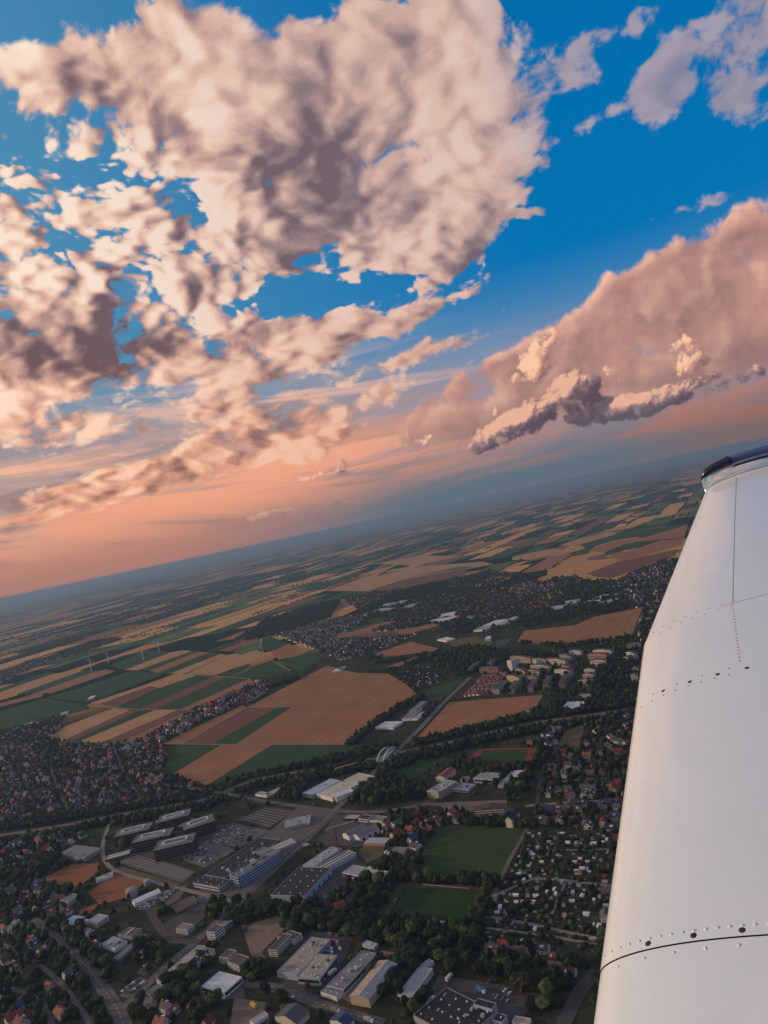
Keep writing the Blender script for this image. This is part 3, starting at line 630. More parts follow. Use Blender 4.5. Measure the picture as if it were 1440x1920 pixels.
def hall(name,label,p0,p2,p1,h,wall,roof,style='flat',cat='building',group=None,sky=0,bands=0,bandmat='glass',rim=None,strips=0,seed=0,doors=0,clutter=0,gable=2.5):
    if style=='flat' and 'bar' not in name and cat=='building': h=h*.70
    c,rz,W,L,co,n,e=frame(p0,p2,p1,h); occupy(co,3,grow=2.5)
    r=random.Random(seed or int(c.x*7+c.y))
    t=empty(name,(c.x,c.y,0),rz); tag(t,label,cat,group)
    if n.x*e.y-n.y*e.x<0: pass
    w,l=W/2,L/2
    if style=='flat':
        m=MB()
        for a in ((-w,w,-l,-l+.3),(-w,w,l-.3,l),(-w,-w+.3,-l+.3,l-.3),(w-.3,w,-l+.3,l-.3)): m.box(*a,0,h+.35)
        m.build('wall',M[wall],t)
        m=MB(); m.box(-w+.3,w-.3,-l+.3,l-.3,h-.4,h); m.build('roof',M[roof],t)
        if rim:
            m=MB()
            for a in ((-w-.05,w+.05,-l-.05,-l+.45),(-w-.05,w+.05,l-.45,l+.05),(-w-.05,-w+.45,-l+.45,l-.45),(w-.45,w+.05,-l+.45,l-.45)): m.box(*a,h+.36,h+.62)
            m.build('roof_edge',M[rim],t)
        zt=h
    else:
        m=MB(); m.add([(-w,-l,0),(w,-l,0),(w,l,0),(-w,l,0),(-w,-l,h),(w,-l,h),(w,l,h),(-w,l,h),(0,-l,h+gable),(0,l,h+gable)],[(0,1,5,8,4),(1,2,6,5),(2,3,7,9,6),(3,0,4,7)])
        m.build('wall',M[wall],t)
        for s in (-1,1):
            x0=0 if s>0 else -(w+.4); x1=w+.4 if s>0 else 0
            zl=lambda x: h+gable*(1-abs(x)/w)+.12
            m=MB(); v=[(x0,-l-.4,zl(x0)),(x1,-l-.4,zl(x1)),(x1,l+.4,zl(x1)),(x0,l+.4,zl(x0))]; v+=[(a,b,q+.25) for a,b,q in v]
            m.add(v,[(4,5,6,7),(0,1,5,4),(1,2,6,5),(2,3,7,6),(3,0,4,7)]); m.build('roof_slope',M[roof if isinstance(roof,str) else roof[0 if s<0 else 1]],t)
        if rim:
            m=MB(); m.box(-.4,.4,-l-.42,l+.42,h+gable+.15,h+gable+.55)
            for y in (-l-.46,l+.16):
                for s in (-1,1):
                    a,b=(0,(w+.45)*s); m.add([(a,y,h+gable+.34),(b,y,h+.30-.1),(b,y+.3,h+.30-.1),(a,y+.3,h+gable+.34),(a,y,h+gable+.62),(b,y,h+.55),(b,y+.3,h+.55),(a,y+.3,h+gable+.62)],[(4,5,6,7),(0,1,5,4),(1,2,6,5),(2,3,7,6),(3,0,4,7)])
            m.build('roof_edge',M[rim],t)
        zt=h+gable*.5
    if bands:                                      # a ribbon of windows on every storey, proud of the wall by 4 cm
        for k in range(bands):
            z0=h*(k+.38)/bands; z1=h*(k+.80)/bands; m=MB()
            for a in ((-w+1,w-1,-l-.05,-l+.01),(-w+1,w-1,l-.01,l+.05),(-w-.05,-w+.01,-l+1,l-1),(w-.01,w+.05,-l+1,l-1)): m.box(*a,z0,z1)
            m.build('window_band',M[bandmat],t)
    if doors:
        m0=None
        for k in range(doors):
            y=-l+L*(k+.7)/(doors+.4)
            for s in (-1,1):
                if m0 is None:
                    b=MB(); b.box(-.04,.04,-1.8,1.8,0,min(4,h*.62)); m0=mesh('gate',b.v,b.f,M['navy' if wall=='bluewall' else 'glass'])
                o=ob('gate',m0,t); o.location=(s*(w+.03),y,0)
    if sky:
        key=('dome',)
        if key not in SKYL:
            bm=bmesh.new(); bmesh.ops.create_cone(bm,cap_ends=True,segments=10,radius1=.75,radius2=.45,depth=.7); me=bpy.data.meshes.new('skylight'); bm.to_mesh(me); bm.free(); me.materials.append(M['sky']); SKYL[key]=me
        cols=max(1,int(round(math.sqrt(sky*W/L)))); rows=max(1,int(round(sky/cols)))
        for i in range(cols):
            for j in range(rows):
                o=ob('skylight',SKYL[key],t); o.location=(-w+W*(i+.5)/cols+r.uniform(-.12,.12)*W/cols,-l+L*(j+.5)/rows+r.uniform(-.18,.18)*L/rows,zt+.35); s_=r.uniform(.9,1.25); o.scale=(s_,s_,1)
    for k in range(strips):
        x=-w+W*(k+.5)/strips; m=MB(); m.box(x-.7,x+.7,-l+1.5,l-1.5,h+.02,h+.55); m.build('rooflight_strip',M['sky' if roof!='f_cream' else 'f_brown'],t)
    for k in range(clutter):                       # ducts and plant boxes on the roof
        a,b,q=r.uniform(1,3.2),r.uniform(1.,4),r.uniform(.7,2.2); x=r.uniform(-w+3,w-3) if w>3.2 else 0; y=r.uniform(-l+4,l-4)
        m=MB(); m.box(x-a/2,x+a/2,y-b/2,y+b/2,h+.01,h+q); m.build('roof_unit',M[r.choice(['metal','f_lgrey','grey','f_brown'])],t)
    return t
def court_block(p0,p2,p1,h,label):
    c,rz,W,L,co,n,e=frame(p0,p2,p1,h); occupy(co,3,grow=2.5)
    t=empty('courtyard_block',(c.x,c.y,0),rz); tag(t,label,'office building','dark brick courtyard blocks')
    w,l=W/2,L/2; a,b=w*.34,l*.52
    m=MB()
    V=[(-w,-l),(w,-l),(w,l),(-w,l)]; I=[(-a,-b),(a,-b),(a,b),(-a,b)]
    v=[(x,y,0) for x,y in V]+[(x,y,h+.5) for x,y in V]+[(x,y,h+.5) for x,y in I]+[(x,y,.2) for x,y in I]
    f=[]
    for i in range(4):
        j=(i+1)%4; f+=[(i,j,j+4,i+4),(i+8,j+8,j+12,i+12)][::1]
    f+=[(12,13,14,15)]
    m.add(v,f); m.build('wall',M['brick'],t)
    m=MB(); zr=h+.5
    v=[(x,y,zr) for x,y in V]+[(x,y,zr) for x,y in I]; m.add(v,[(i,(i+1)%4,(i+1)%4+4,i+4) for i in range(4)]); m.build('roof',M['f_grey'],t)
    for k in range(4):                              # bands of dark glass
        m=MB(); z0=h*(k+.35)/4; z1=h*(k+.72)/4
        for q in ((-w+1,w-1,-l-.05,-l+.02),(-w+1,w-1,l-.02,l+.05),(-w-.05,-w+.02,-l+1,l-1),(w-.02,w+.05,-l+1,l-1)): m.box(*q,z0,z1)
        m.build('window_band',M['glass'],t)
    for q in ((-w,w,-l,-l+.5),(-w,w,l-.5,l),(-w,-w+.5,-l+.5,l-.5),(w-.5,w,-l+.5,l-.5)):
        m=MB(); m.box(*q,zr+.02,zr+.7); m.build('parapet',M['f_lgrey'],t)
    for q in ((-a-2.6,-a-.7,-b-1,b+1),(a+.7,a+2.6,-b-1,b+1),(-a-.5,a+.5,-b-3.4,-b-.8),(-a-.5,a+.5,b+.8,b+3.4)):
        m=MB(); m.box(*q,zr+.02,zr+2.6); m.build('roof_storey',M['f_white'],t)
    m=MB(); r=random.Random(int(c.x))
    for k in range(9):
        x=r.choice((-1,1))*r.uniform(a+3,w-2); y=r.uniform(-l+2,l-2); m.box(x-.8,x+.8,y-.8,y+.8,zr+.02,zr+1.3)
    m.build('roof_vent',M['metal'],t,kind='stuff')
for q in (((223,1557),(247,1563),(287,1542)),((258,1567),(287,1573),(327,1552)),((297,1579),(327,1587),(368,1562)),((300,1532),(322,1537),(358,1517)),((342,1545),(366,1551),(398,1527))):
    i=len([o for o in scene.objects if o.get('group')=='dark brick courtyard blocks'])
    court_block(*q,15.5,('dark brick courtyard block, leftmost of the three in the front row','dark brick courtyard block, middle one of the front row','dark brick courtyard block, right end of the front row','dark brick courtyard block at the rear left, nearer the motorway','dark brick courtyard block at the rear right')[i])
H=hall
H('link_hall','low tan roofed hall between the front and rear dark brick blocks',(290,1540),(340,1551),(318,1524),7,'brick','f_tan')
H('parking_deck','small brown brick building with a panelled roof beside the empty car park',(202,1604),(217,1608),(247,1592),5,'brick','f_lgrey',strips=2)
H('warehouse','grey flat warehouse with a pale band across its roof left of the brick blocks',(108,1602),(158,1609),(178,1589),8,'grey','f_grey',clutter=3)
H('long_hall','white long hall on the seam between the two orange fields',(180,1645),(190,1648),(212,1634),5,'white','f_cream',sky=0,clutter=2)
H('long_hall','white long narrow hall at the right corner of the lower orange field',(247,1688),(259,1692),(296,1666),6,'white','f_white',strips=1)
H('office_bar','long blue office bar with pale window bands and stair towers',(432,1641),(446,1646),(512,1592),13,'navy','f_grey',bands=4,bandmat='f_sky',rim='f_lgrey',clutter=14)
H('stair_tower','pale blue stair tower at the near end of the blue office bar',(430,1639),(440,1645),(435,1635),17,'bluewall','f_lgrey')
H('stair_tower','pale blue stair tower half way along the blue office bar',(468,1612),(478,1618),(473,1608),17,'bluewall','f_lgrey')
H('office_wing','low blue office wing with black roof and white stripes beside the bar',(361,1655),(412,1664),(378,1641),9,'navy','f_black',bands=2,bandmat='f_white',rim='f_lgrey',sky=6)
H('factory_hall','dark flat factory hall full of ducts behind the blue office bar',(384,1641),(428,1643),(487,1571),6,'navy','f_black',clutter=26,rim='f_sky')
H('office_block','blue end block of the office bar by the straight road',(478,1597),(508,1604),(489,1588),11,'navy','f_grey',bands=3,bandmat='f_sky',rim='f_lgrey')
H('canopy','tan striped canopy roofs at the entrance of the factory yard',(503,1589),(522,1594),(546,1571),5,'grey','f_tan',strips=2)
H('depot','pale flat depot with cars parked on its forecourt by the dark car park',(535,1538),(565,1545),(583,1527),6,'grey','f_lgrey',clutter=4)
H('warehouse','black roofed warehouse with pale blue walls and rows of white rooflights',(507,1678),(570,1681),(560,1626),11,'bluewall','f_black',sky=16,doors=5)
H('warehouse','long grey warehouse behind the black roofed one',(567,1622),(590,1625),(620,1587),7,'grey','f_lgrey',clutter=6)
H('warehouse','cream striped warehouse joined to the back of the black roofed one',(592,1625),(618,1627),(652,1593),7,'bluewall','f_cream',strips=3)
H('works_office','grey flat works building left half of a pair by the tall dark tree',(642,1636),(672,1643),(663,1622),7,'white','f_lgrey',sky=4,bands=1)
H('works_office','cream roofed works building right half of a pair by the tall dark tree',(678,1634),(718,1645),(692,1625),8,'white','f_cream',bands=1)
H('factory','big factory with a pale blue metal roof, left half, near the motorway',(566,1487),(592,1488),(619,1460),8,'grey','f_sky',strips=0,clutter=3)
H('factory','big factory with white and yellow roof panels, right half, near the motorway',(593,1488),(634,1490),(672,1449),9,'white','f_cream',clutter=2)
H('factory_annex','white front corner of the big factory',(622,1489),(645,1490),(655,1477),10,'white','f_white')
H('works_shed','small white shed beside the road under the motorway belt',(478,1489),(500,1492),(487,1484),5,'white','f_lgrey')
H('works_shed','pale long shed roof behind the small white shed',(497,1488),(509,1490),(521,1477),5,'grey','f_lgrey')
H('garage','twin gabled brown roofed garage on the dark yard, left part',(642,1563),(660,1565),(676,1546),6,'white',('f_brown','f_grey'),style='gable',doors=2)
H('garage','twin gabled brown roofed garage on the dark yard, right part',(661,1565),(679,1568),(698,1547),6,'white',('f_brown','f_grey'),style='gable',doors=3)
H('showroom','flat pale roofed showroom at the top of the dark yard',(643,1535),(668,1536),(651,1527),4,'glass','f_tan')
H('showroom','white walled black roofed showroom at the top of the dark yard',(672,1535),(688,1537),(681,1527),6,'white','f_black',bands=1)
H('showroom','low grey annex beside the black roofed showroom',(690,1538),(716,1540),(698,1529),4,'white','f_grey')
H('row_garage','row of garages with a ribbed grey roof near the red hipped house',(681,1582),(721,1583),(691,1570),4,'pink','f_grey',strips=9)
H('row_garage','dark garage row above parked white vans',(731,1596),(758,1597),(737,1588),4,'grey','f_grey')
H('works_hall','L shaped works with a tan roof, long rear slab',(519,1822),(553,1832),(583,1757),8,'bluewall','f_tan',sky=8,clutter=5,doors=4)
H('works_hall','L shaped works with a tan roof, lower right slab beside the lorries',(557,1833),(591,1847),(592,1789),8.6,'bluewall','f_tan',sky=12,clutter=4,bands=1,doors=5)
H('works_hall','long grey flat works hall with a small chimney right of the tan works',(613,1848),(642,1857),(678,1782),8,'bluewall','f_grey',sky=6,clutter=4,bands=1)
H('works_annex','low pinkish front annex of the long grey works hall',(601,1860),(631,1870),(614,1848),5.5,'white','f_grey',sky=3,rim='f_lgrey')
H('gabled_hall','tan and mauve gabled hall with a pale ridge line',(656,1868),(690,1877),(710,1803),7,'yellow',('f_tan','f_lgrey'),style='gable',rim='f_cream',sky=6,gable=2.2)
H('light_hall','light grey long hall with white bands right of the gabled hall',(745,1867),(770,1874),(786,1813),7,'white','f_lgrey',bands=2,bandmat='grey',rim='f_white')
H('light_hall_annex','thin pale lean to roof behind the light grey hall',(785,1812),(797,1815),(804,1798),5,'white','f_lgrey')
H('small_hall','small pale blue roofed hall at the top of the grey works hall',(679,1770),(701,1777),(684,1762),4.5,'bluewall','f_sky',strips=1)
H('black_roof_hall','huge black flat roof with pairs of white rooflights at the bottom edge',(931,1898),(838,1852),(878,1962),9,'grey','f_black',sky=18,clutter=9,rim='f_grey')
H('black_roof_office','dark office block standing on the corner of the huge black roof',(887,1883),(922,1893),(897,1872),12,'bluewall','f_black')
H('black_roof_annex','small black roofed annex at the right end of the huge black roof',(932,1899),(951,1904),(920,1912),8,'bluewall','f_black',sky=1)
H('cube_hall','square white hall with round rooflights and a white flat roof',(377,1850),(420,1862),(410,1821),8,'white','f_white',sky=6,clutter=0,bands=1)
H('office','white banded office with a dark brown roof, front block by the square white hall',(427,1804),(447,1811),(443,1787),9,'white','f_brown',bands=3,rim='f_lgrey')
H('office','white banded office with a dark brown roof, rear block by the square white hall',(411,1795),(424,1800),(428,1780),9,'white','f_brown',bands=3,rim='f_lgrey')
H('office','narrow white office with a brown roof left of the tan works',(503,1781),(517,1784),(533,1751),9,'white','f_brown',bands=3,rim='f_lgrey')
H('office','short white office with a brown roof behind the narrow one',(529,1755),(551,1763),(541,1743),7,'white','f_brown',bands=2,rim='f_lgrey')
H('red_canopy','small bright red roof on the brown paved yard',(519,1756),(526,1758),(526,1749),4,'grey','r_red')
H('tower_office','tall white office with blue window bands beside the straight road',(387,1747),(400,1751),(405,1733),12,'white','f_brown',bands=3,bandmat='navy',rim='f_lgrey')
H('tower_office','grey back wing of the tall white office by the straight road',(408,1735),(420,1738),(424,1723),8,'grey','f_grey',bands=2)
H('long_shed','very long tan roof along the diagonal street',(293,1838),(308,1841),(371,1772),6,'white','f_tan',sky=14)
H('dark_shed','black roofed white walled shed tucked beside the very long tan roof',(352,1804),(369,1808),(385,1777),7,'white','f_black',sky=7)
H('small_office','grey roofed small office at the lower end of the very long tan roof',(271,1862),(285,1864),(297,1844),6,'white','f_grey',bands=2)
H('small_office','white walled green grey roofed office at the bend of the street',(330,1741),(350,1744),(343,1731),8,'white','f_grey',bands=3)
H('low_hall','low brown roofed hall beside the car dealer lot',(322,1698),(340,1702),(361,1680),5,'pink','f_brown')
H('low_hall','low reddish roofed hall with one white strip by the bend',(220,1752),(247,1756),(233,1737),6,'grey','f_brown',strips=1)
H('low_hall','grey patched flat hall below the reddish roofed one',(190,1770),(216,1780),(212,1756),6,'white','f_lgrey',clutter=6)
H('low_hall','narrow grey shed row beside the grey patched hall',(212,1797),(221,1800),(265,1752),4,'grey','f_grey')
H('low_hall','narrow dark shed row among garden trees by the diagonal street',(256,1790),(264,1793),(287,1765),4,'white','f_grey')
H('villa','white three storey villa with a grey flat roof beside orange earth',(162,1728),(181,1732),(182,1713),8,'white','f_lgrey',bands=3)
H('villa_annex','low rounded white annex of the villa',(150,1728),(160,1730),(156,1722),5,'white','f_cream')
H('villa','white block of flats with a grey roof near the orange field',(113,1688),(127,1692),(139,1676),7,'white','f_grey',bands=2)
H('shed','pale blue roofed yard sheds beside the white villa',(112,1733),(135,1736),(136,1716),4,'grey','f_sky')
H('shed','small white roof in the yard at the lower edge',(468,1914),(480,1918),(495,1896),4,'white','f_lgrey')
H('big_barn','wide grey hip roofed barn at the bottom edge',(515,1906),(556,1920),(533,1882),5,'cream','r_grey',style='gable',gable=4)
H('shed','dark blue roofed shed at the bottom edge',(618,1913),(650,1925),(627,1898),4,'white','r_blue',style='gable')
H('shed','pale tan roofed shed right of the huge black roof',(960,1916),(990,1922),(968,1905),4,'white','f_tan')
# school and sports halls
H('school','tall school slab with a ribbed grey roof and pale end wall',(800,1483),(819,1488),(836,1462),14,'cream','f_lgrey',bands=4,strips=0,clutter=8)
H('school_wing','red roofed old wing behind the tall school slab',(817,1457),(829,1461),(838,1441),8,'cream','r_terra',style='gable')
H('school_low','low blue roofed school wing between the slab and the gymnasium',(836,1479),(877,1482),(843,1467),5,'white','f_sky',clutter=12,bands=1)
H('gymnasium','school gymnasium with a grid of white rooflights',(887,1460),(928,1463),(896,1447),9,'bluewall','f_grey',sky=40,bands=1)
H('gymnasium','plain pale sports hall beside the gymnasium',(933,1472),(945,1475),(958,1447),6,'grey','f_tan')
H('gymnasium','white sports hall roofed with dark solar panels',(954,1461),(973,1464),(965,1445),7,'white','f_white')
H('red_shed','small terracotta roof behind the low school wing',(863,1463),(875,1464),(867,1457),5,'cream','r_terra')
H('pool_hall','white swimming pool hall, left roof, below the apartment blocks',(1051,1330),(1071,1333),(1063,1316),6,'white','f_white')
H('pool_hall','white swimming pool hall, right roof beside the outdoor basin',(1068,1329),(1092,1323),(1079,1316),7,'white','f_white')
H('pool_hall','tan roofed building behind the outdoor swimming basin',(1078,1309),(1108,1307),(1080,1302),6,'yellow','f_tan')
sheet('swimming_pool',[(1084,1316),(1101,1314),(1104,1309),(1088,1310)],'pool','turquoise outdoor swimming basin beside the white pool hall',z=.8)
H('flats','low red brick block of flats with rows of white balconies above the meadow',(888,1520),(946,1516),(891,1511),9,'redbrick','r_brown',style='gable',bands=3,bandmat='f_white')
H('gable_house','tall cream gable house at the top corner of the meadow',(947,1537),(958,1539),(962,1521),10,'cream','r_black',style='gable',gable=4)
# pale roofs farther out
for lab,p0,p2,p1,h,wl,rf in (
 ('white flat hall in the woods near the striped field',(703,1364),(737,1364),(712,1353),6,'white','f_white'),
 ('long school block among trees, nearest the white flat hall',(753,1348),(765,1350),(776,1328),7,'white','f_grey'),
 ('low grey school block among trees, middle of three',(770,1348),(782,1348),(790,1335),5,'white','f_lgrey'),
 ('tall narrow school block among trees behind the others',(767,1333),(777,1334),(788,1316),9,'grey','f_grey'),
 ('white barn on the tip of the large stubble field',(622,1260),(634,1261),(629,1254),5,'white','f_white'),
 ('white barn with a grey annex beside the first on the stubble field',(633,1256),(641,1257),(638,1251),5,'white','f_lgrey'),
 ('irregular white factory roof in the wooded suburb',(802,1165),(829,1166),(826,1154),8,'white','f_white'),
 ('second white factory roof beside the irregular one',(822,1160),(850,1157),(828,1151),8,'white','f_white'),
 ('bright white square roof by the dry meadow in the woods',(820,1199),(837,1202),(834,1194),6,'white','f_white'),
 ('long white stepped works on the wooded slope, left end',(887,1182),(905,1183),(915,1168),8,'white','f_lgrey'),
 ('long white stepped works on the wooded slope, middle',(908,1173),(930,1172),(928,1163),9,'white','f_white'),
 ('long white stepped works on the wooded slope, right end',(935,1170),(948,1170),(960,1157),9,'white','f_lgrey'),
 ('white house standing alone above the sports turf',(909,1199),(918,1200),(911,1194),10,'white','f_white'),
 ('pale hall left of the greenhouses near the wing',(1057,1133),(1085,1130),(1060,1127),6,'white','f_lgrey'),
 ('pale hall farther left below the greenhouses',(1030,1142),(1056,1138),(1035,1137),6,'white','f_lgrey'),
 ('white greenhouse roof, topmost of the group near the wing',(1108,1123),(1120,1124),(1131,1115),5,'white','f_white'),
 ('white greenhouse roof, second of the group near the wing',(1094,1129),(1118,1129),(1099,1125),5,'white','f_white'),
 ('grey greenhouse roof, lowest of the group near the wing',(1120,1131),(1135,1132),(1146,1122),5,'grey','f_lgrey'),
 ('grey hall in the industrial strip of the middle village, left',(707,1139),(730,1137),(722,1132),7,'grey','f_lgrey'),
 ('pale hall in the industrial strip of the middle village, middle',(733,1134),(750,1133),(748,1127),7,'white','f_lgrey'),
 ('pale hall in the industrial strip of the middle village, right',(752,1142),(771,1140),(768,1133),7,'white','f_lgrey'),
 ('long grey hall at the lower end of the industrial strip',(695,1146),(722,1146),(705,1140),7,'grey','f_lgrey'),
 ('small farm barn with a white roof among the strips on the left',(163,1312),(173,1312),(168,1306),5,'cream','f_white'),
 ('white roofed shed at the edge of the left meadow',(46,1358),(60,1359),(49,1353),5,'white','f_white'),
 ('long pale shed between hedge trees above the left town',(113,1341),(127,1338),(115,1336),5,'white','f_lgrey'),
 ('red roofed hall beside the rounded straw field',(96,1368),(110,1365),(99,1362),5,'white','r_brown')):
    H('hall',lab,p0,p2,p1,h,wl,rf)
# apartment blocks
t0=H('high_rise','white apartment tower, tallest building among the blocks',(950,1239),(957,1240),(966,1233),33,'white','f_lgrey',bands=11,bandmat='grey')
APT=[(958,1241,995,1244,13,'yellow'),(1000,1245,1024,1247,12,'white'),(1026,1246,1061,1249,13,'cream'),(1051,1257,1070,1259,10,'pink'),(1041,1266,1070,1268,12,'white'),(996,1258,1030,1260,13,'cream'),
 (986,1266,1012,1268,11,'yellow'),(967,1264,985,1268,12,'yellow'),(951,1277,974,1281,12,'cream'),(988,1278,1008,1280,11,'pink'),(1113,1229,1147,1230,12,'white'),(1104,1238,1140,1239,14,'pink'),
 (1109,1253,1136,1252,16,'white'),(1097,1267,1116,1267,13,'white'),(1094,1276,1115,1276,12,'cream'),(1086,1286,1113,1286,11,'cream'),(1178,1221,1203,1217,14,'white'),(1176,1235,1190,1237,14,'white'),
 (1170,1243,1184,1245,12,'pink'),(1187,1266,1199,1266,14,'grey'),(1184,1278,1197,1279,13,'grey'),(900,1263,934,1261,12,'pink'),(888,1262,903,1249,12,'grey'),(922,1251,936,1243,11,'grey'),
 (936,1301,952,1284,11,'white'),(964,1300,977,1285,11,'cream'),(1001,1297,1012,1283,11,'grey'),(1030,1295,1037,1278,13,'yellow'),(1060,1292,1070,1274,12,'pink'),(1068,1228,1090,1228,9,'white'),(1050,1235,1072,1240,10,'grey')]
APW=['topmost row, just right of the white tower','topmost row, second from the tower','topmost row, third from the tower','short one under the third of the top row','below the short one','middle row nearest the tower','third row right of the tower','just below the tower','fourth row below the tower','fourth row, right of its neighbour','far right column, top','far right column, second','far right column, third and tallest','far right column, fourth','far right column, fifth','far right column, lowest','against the wing, top','against the wing, second','against the wing, third','against the wing, fourth','against the wing, lowest','long one left of the tower','left end, turned away','small one between tower and left slab','slanting, lowest left by the field','slanting, second by the field','slanting, third by the field','end on, fourth by the field','end on, fifth by the field','behind the far right column','behind the top row']
AN=('white walled','cream walled','ochre walled','rose walled','grey walled')
for i,(x0,y0,x1,y1,h,wl) in enumerate(APT):
    a=at(x0,y0,0); b=at(x1,y1,0); d=(b-a).normalized(); n=Vector((-d.y,d.x,0)); n=n if n.y>0 else -n
    w=11
    def tp(p): 
        p=p.copy(); p.z=h; return to_px(*p)
    t=hall('apartment_block',{'white':'white','cream':'cream','yellow':'ochre','pink':'rose','grey':'grey'}[wl]+' slab of flats, brown roof, '+APW[i],tp(a),tp(b),tp(a+n*w),h,wl,'r_brown',style='gable',cat='apartment block',group='slabs of flats around the white tower',bands=max(3,int(h/3)),gable=1.8)
# ============================ small houses ======================================
def house_proto(l,w,h,g,wall,roof,dormer=False):
    t=bpy.data.objects.new('house',None); link(t)
    x,y=l/2,w/2
    m=MB(); m.add([(-x,-y,0),(x,-y,0),(x,y,0),(-x,y,0),(-x,-y,h),(x,-y,h),(x,y,h),(-x,y,h),(-x,0,h+g),(x,0,h+g)],[(0,1,5,4),(1,2,6,9,5),(2,3,7,6),(3,0,4,8,7)]); m.build('wall',M[wall],t)
    o_=.5; m=MB()
    for s in (-1,1):
        ye=s*(y+o_); ze=h-g*o_/y
        v=[(-x-o_,ye,ze),(x+o_,ye,ze),(x+o_,0,h+g),(-x-o_,0,h+g)]; v=[(a,b,c+.05) for a,b,c in v]+[(a,b,c+.3) for a,b,c in v]
        m.add(v,[(4,5,6,7),(0,1,5,4),(1,2,6,5),(3,0,4,7),(0,3,2,1)])
    rf=m.build('roof',M[roof],t)
    m=MB(); m.box(x*.3-.4,x*.3+.4,.3,1.1,h+g*.55,h+g+.9); m.build('chimney',M['redbrick'],t)
    m=MB()
    for fl in range(max(1,int(h/2.7))):
        z=1.0+fl*2.7
        for k in range(int(l/3)):
            q=-x+1.5+k*(l-3)/max(1,int(l/3)-1)
            for s in (-1,1): m.box(q-.6,q+.6,s*y-.03,s*y+.03,z,z+1.3)
        for q in (-w*.22,w*.22):
            for s in (-1,1): m.box(s*x-.03,s*x+.03,q-.55,q+.55,z,z+1.3)
    for s in (-1,1): m.box(s*x-.03,s*x+.03,-.6,.6,h+.5,h+1.6)
    m.build('window_glazing',M['glass'],t,kind='stuff')
    if dormer:
        m=MB(); m.box(-1.6,1.6,-y*.78,-y*.2,h+g*.25,h+g*.72); m.build('dormer',M[wall],t)
    return t
RC=(('r_red','bright red'),('r_dred','dark red'),('r_brown','brown'),('r_grey','grey'),('r_black','black'),('r_blue','blue glazed'),('r_terra','orange'))
WC=(('white','white'),('cream','cream'),('redbrick','red brick'),('grey','grey'))
PROTO=[]
for i,(rk,rn) in enumerate(RC):
    for j,(wk,wn_) in enumerate(WC[:3]):
        PROTO.append((house_proto(rnd.uniform(9.5,13),rnd.uniform(8,9.5),rnd.choice((3.0,4.2,5.4)),rnd.uniform(3.2,4.6),wk,rk,dormer=(i+j)%2==0),rn,wn_,i))
USED=set(); HOUSES=[]       # (x,y,rz,scale,proto index,zone)
def pick_house(bias):
    return rnd.choices(range(7),bias)[0]*3+rnd.choices((0,1,2),(6,2,2))[0]
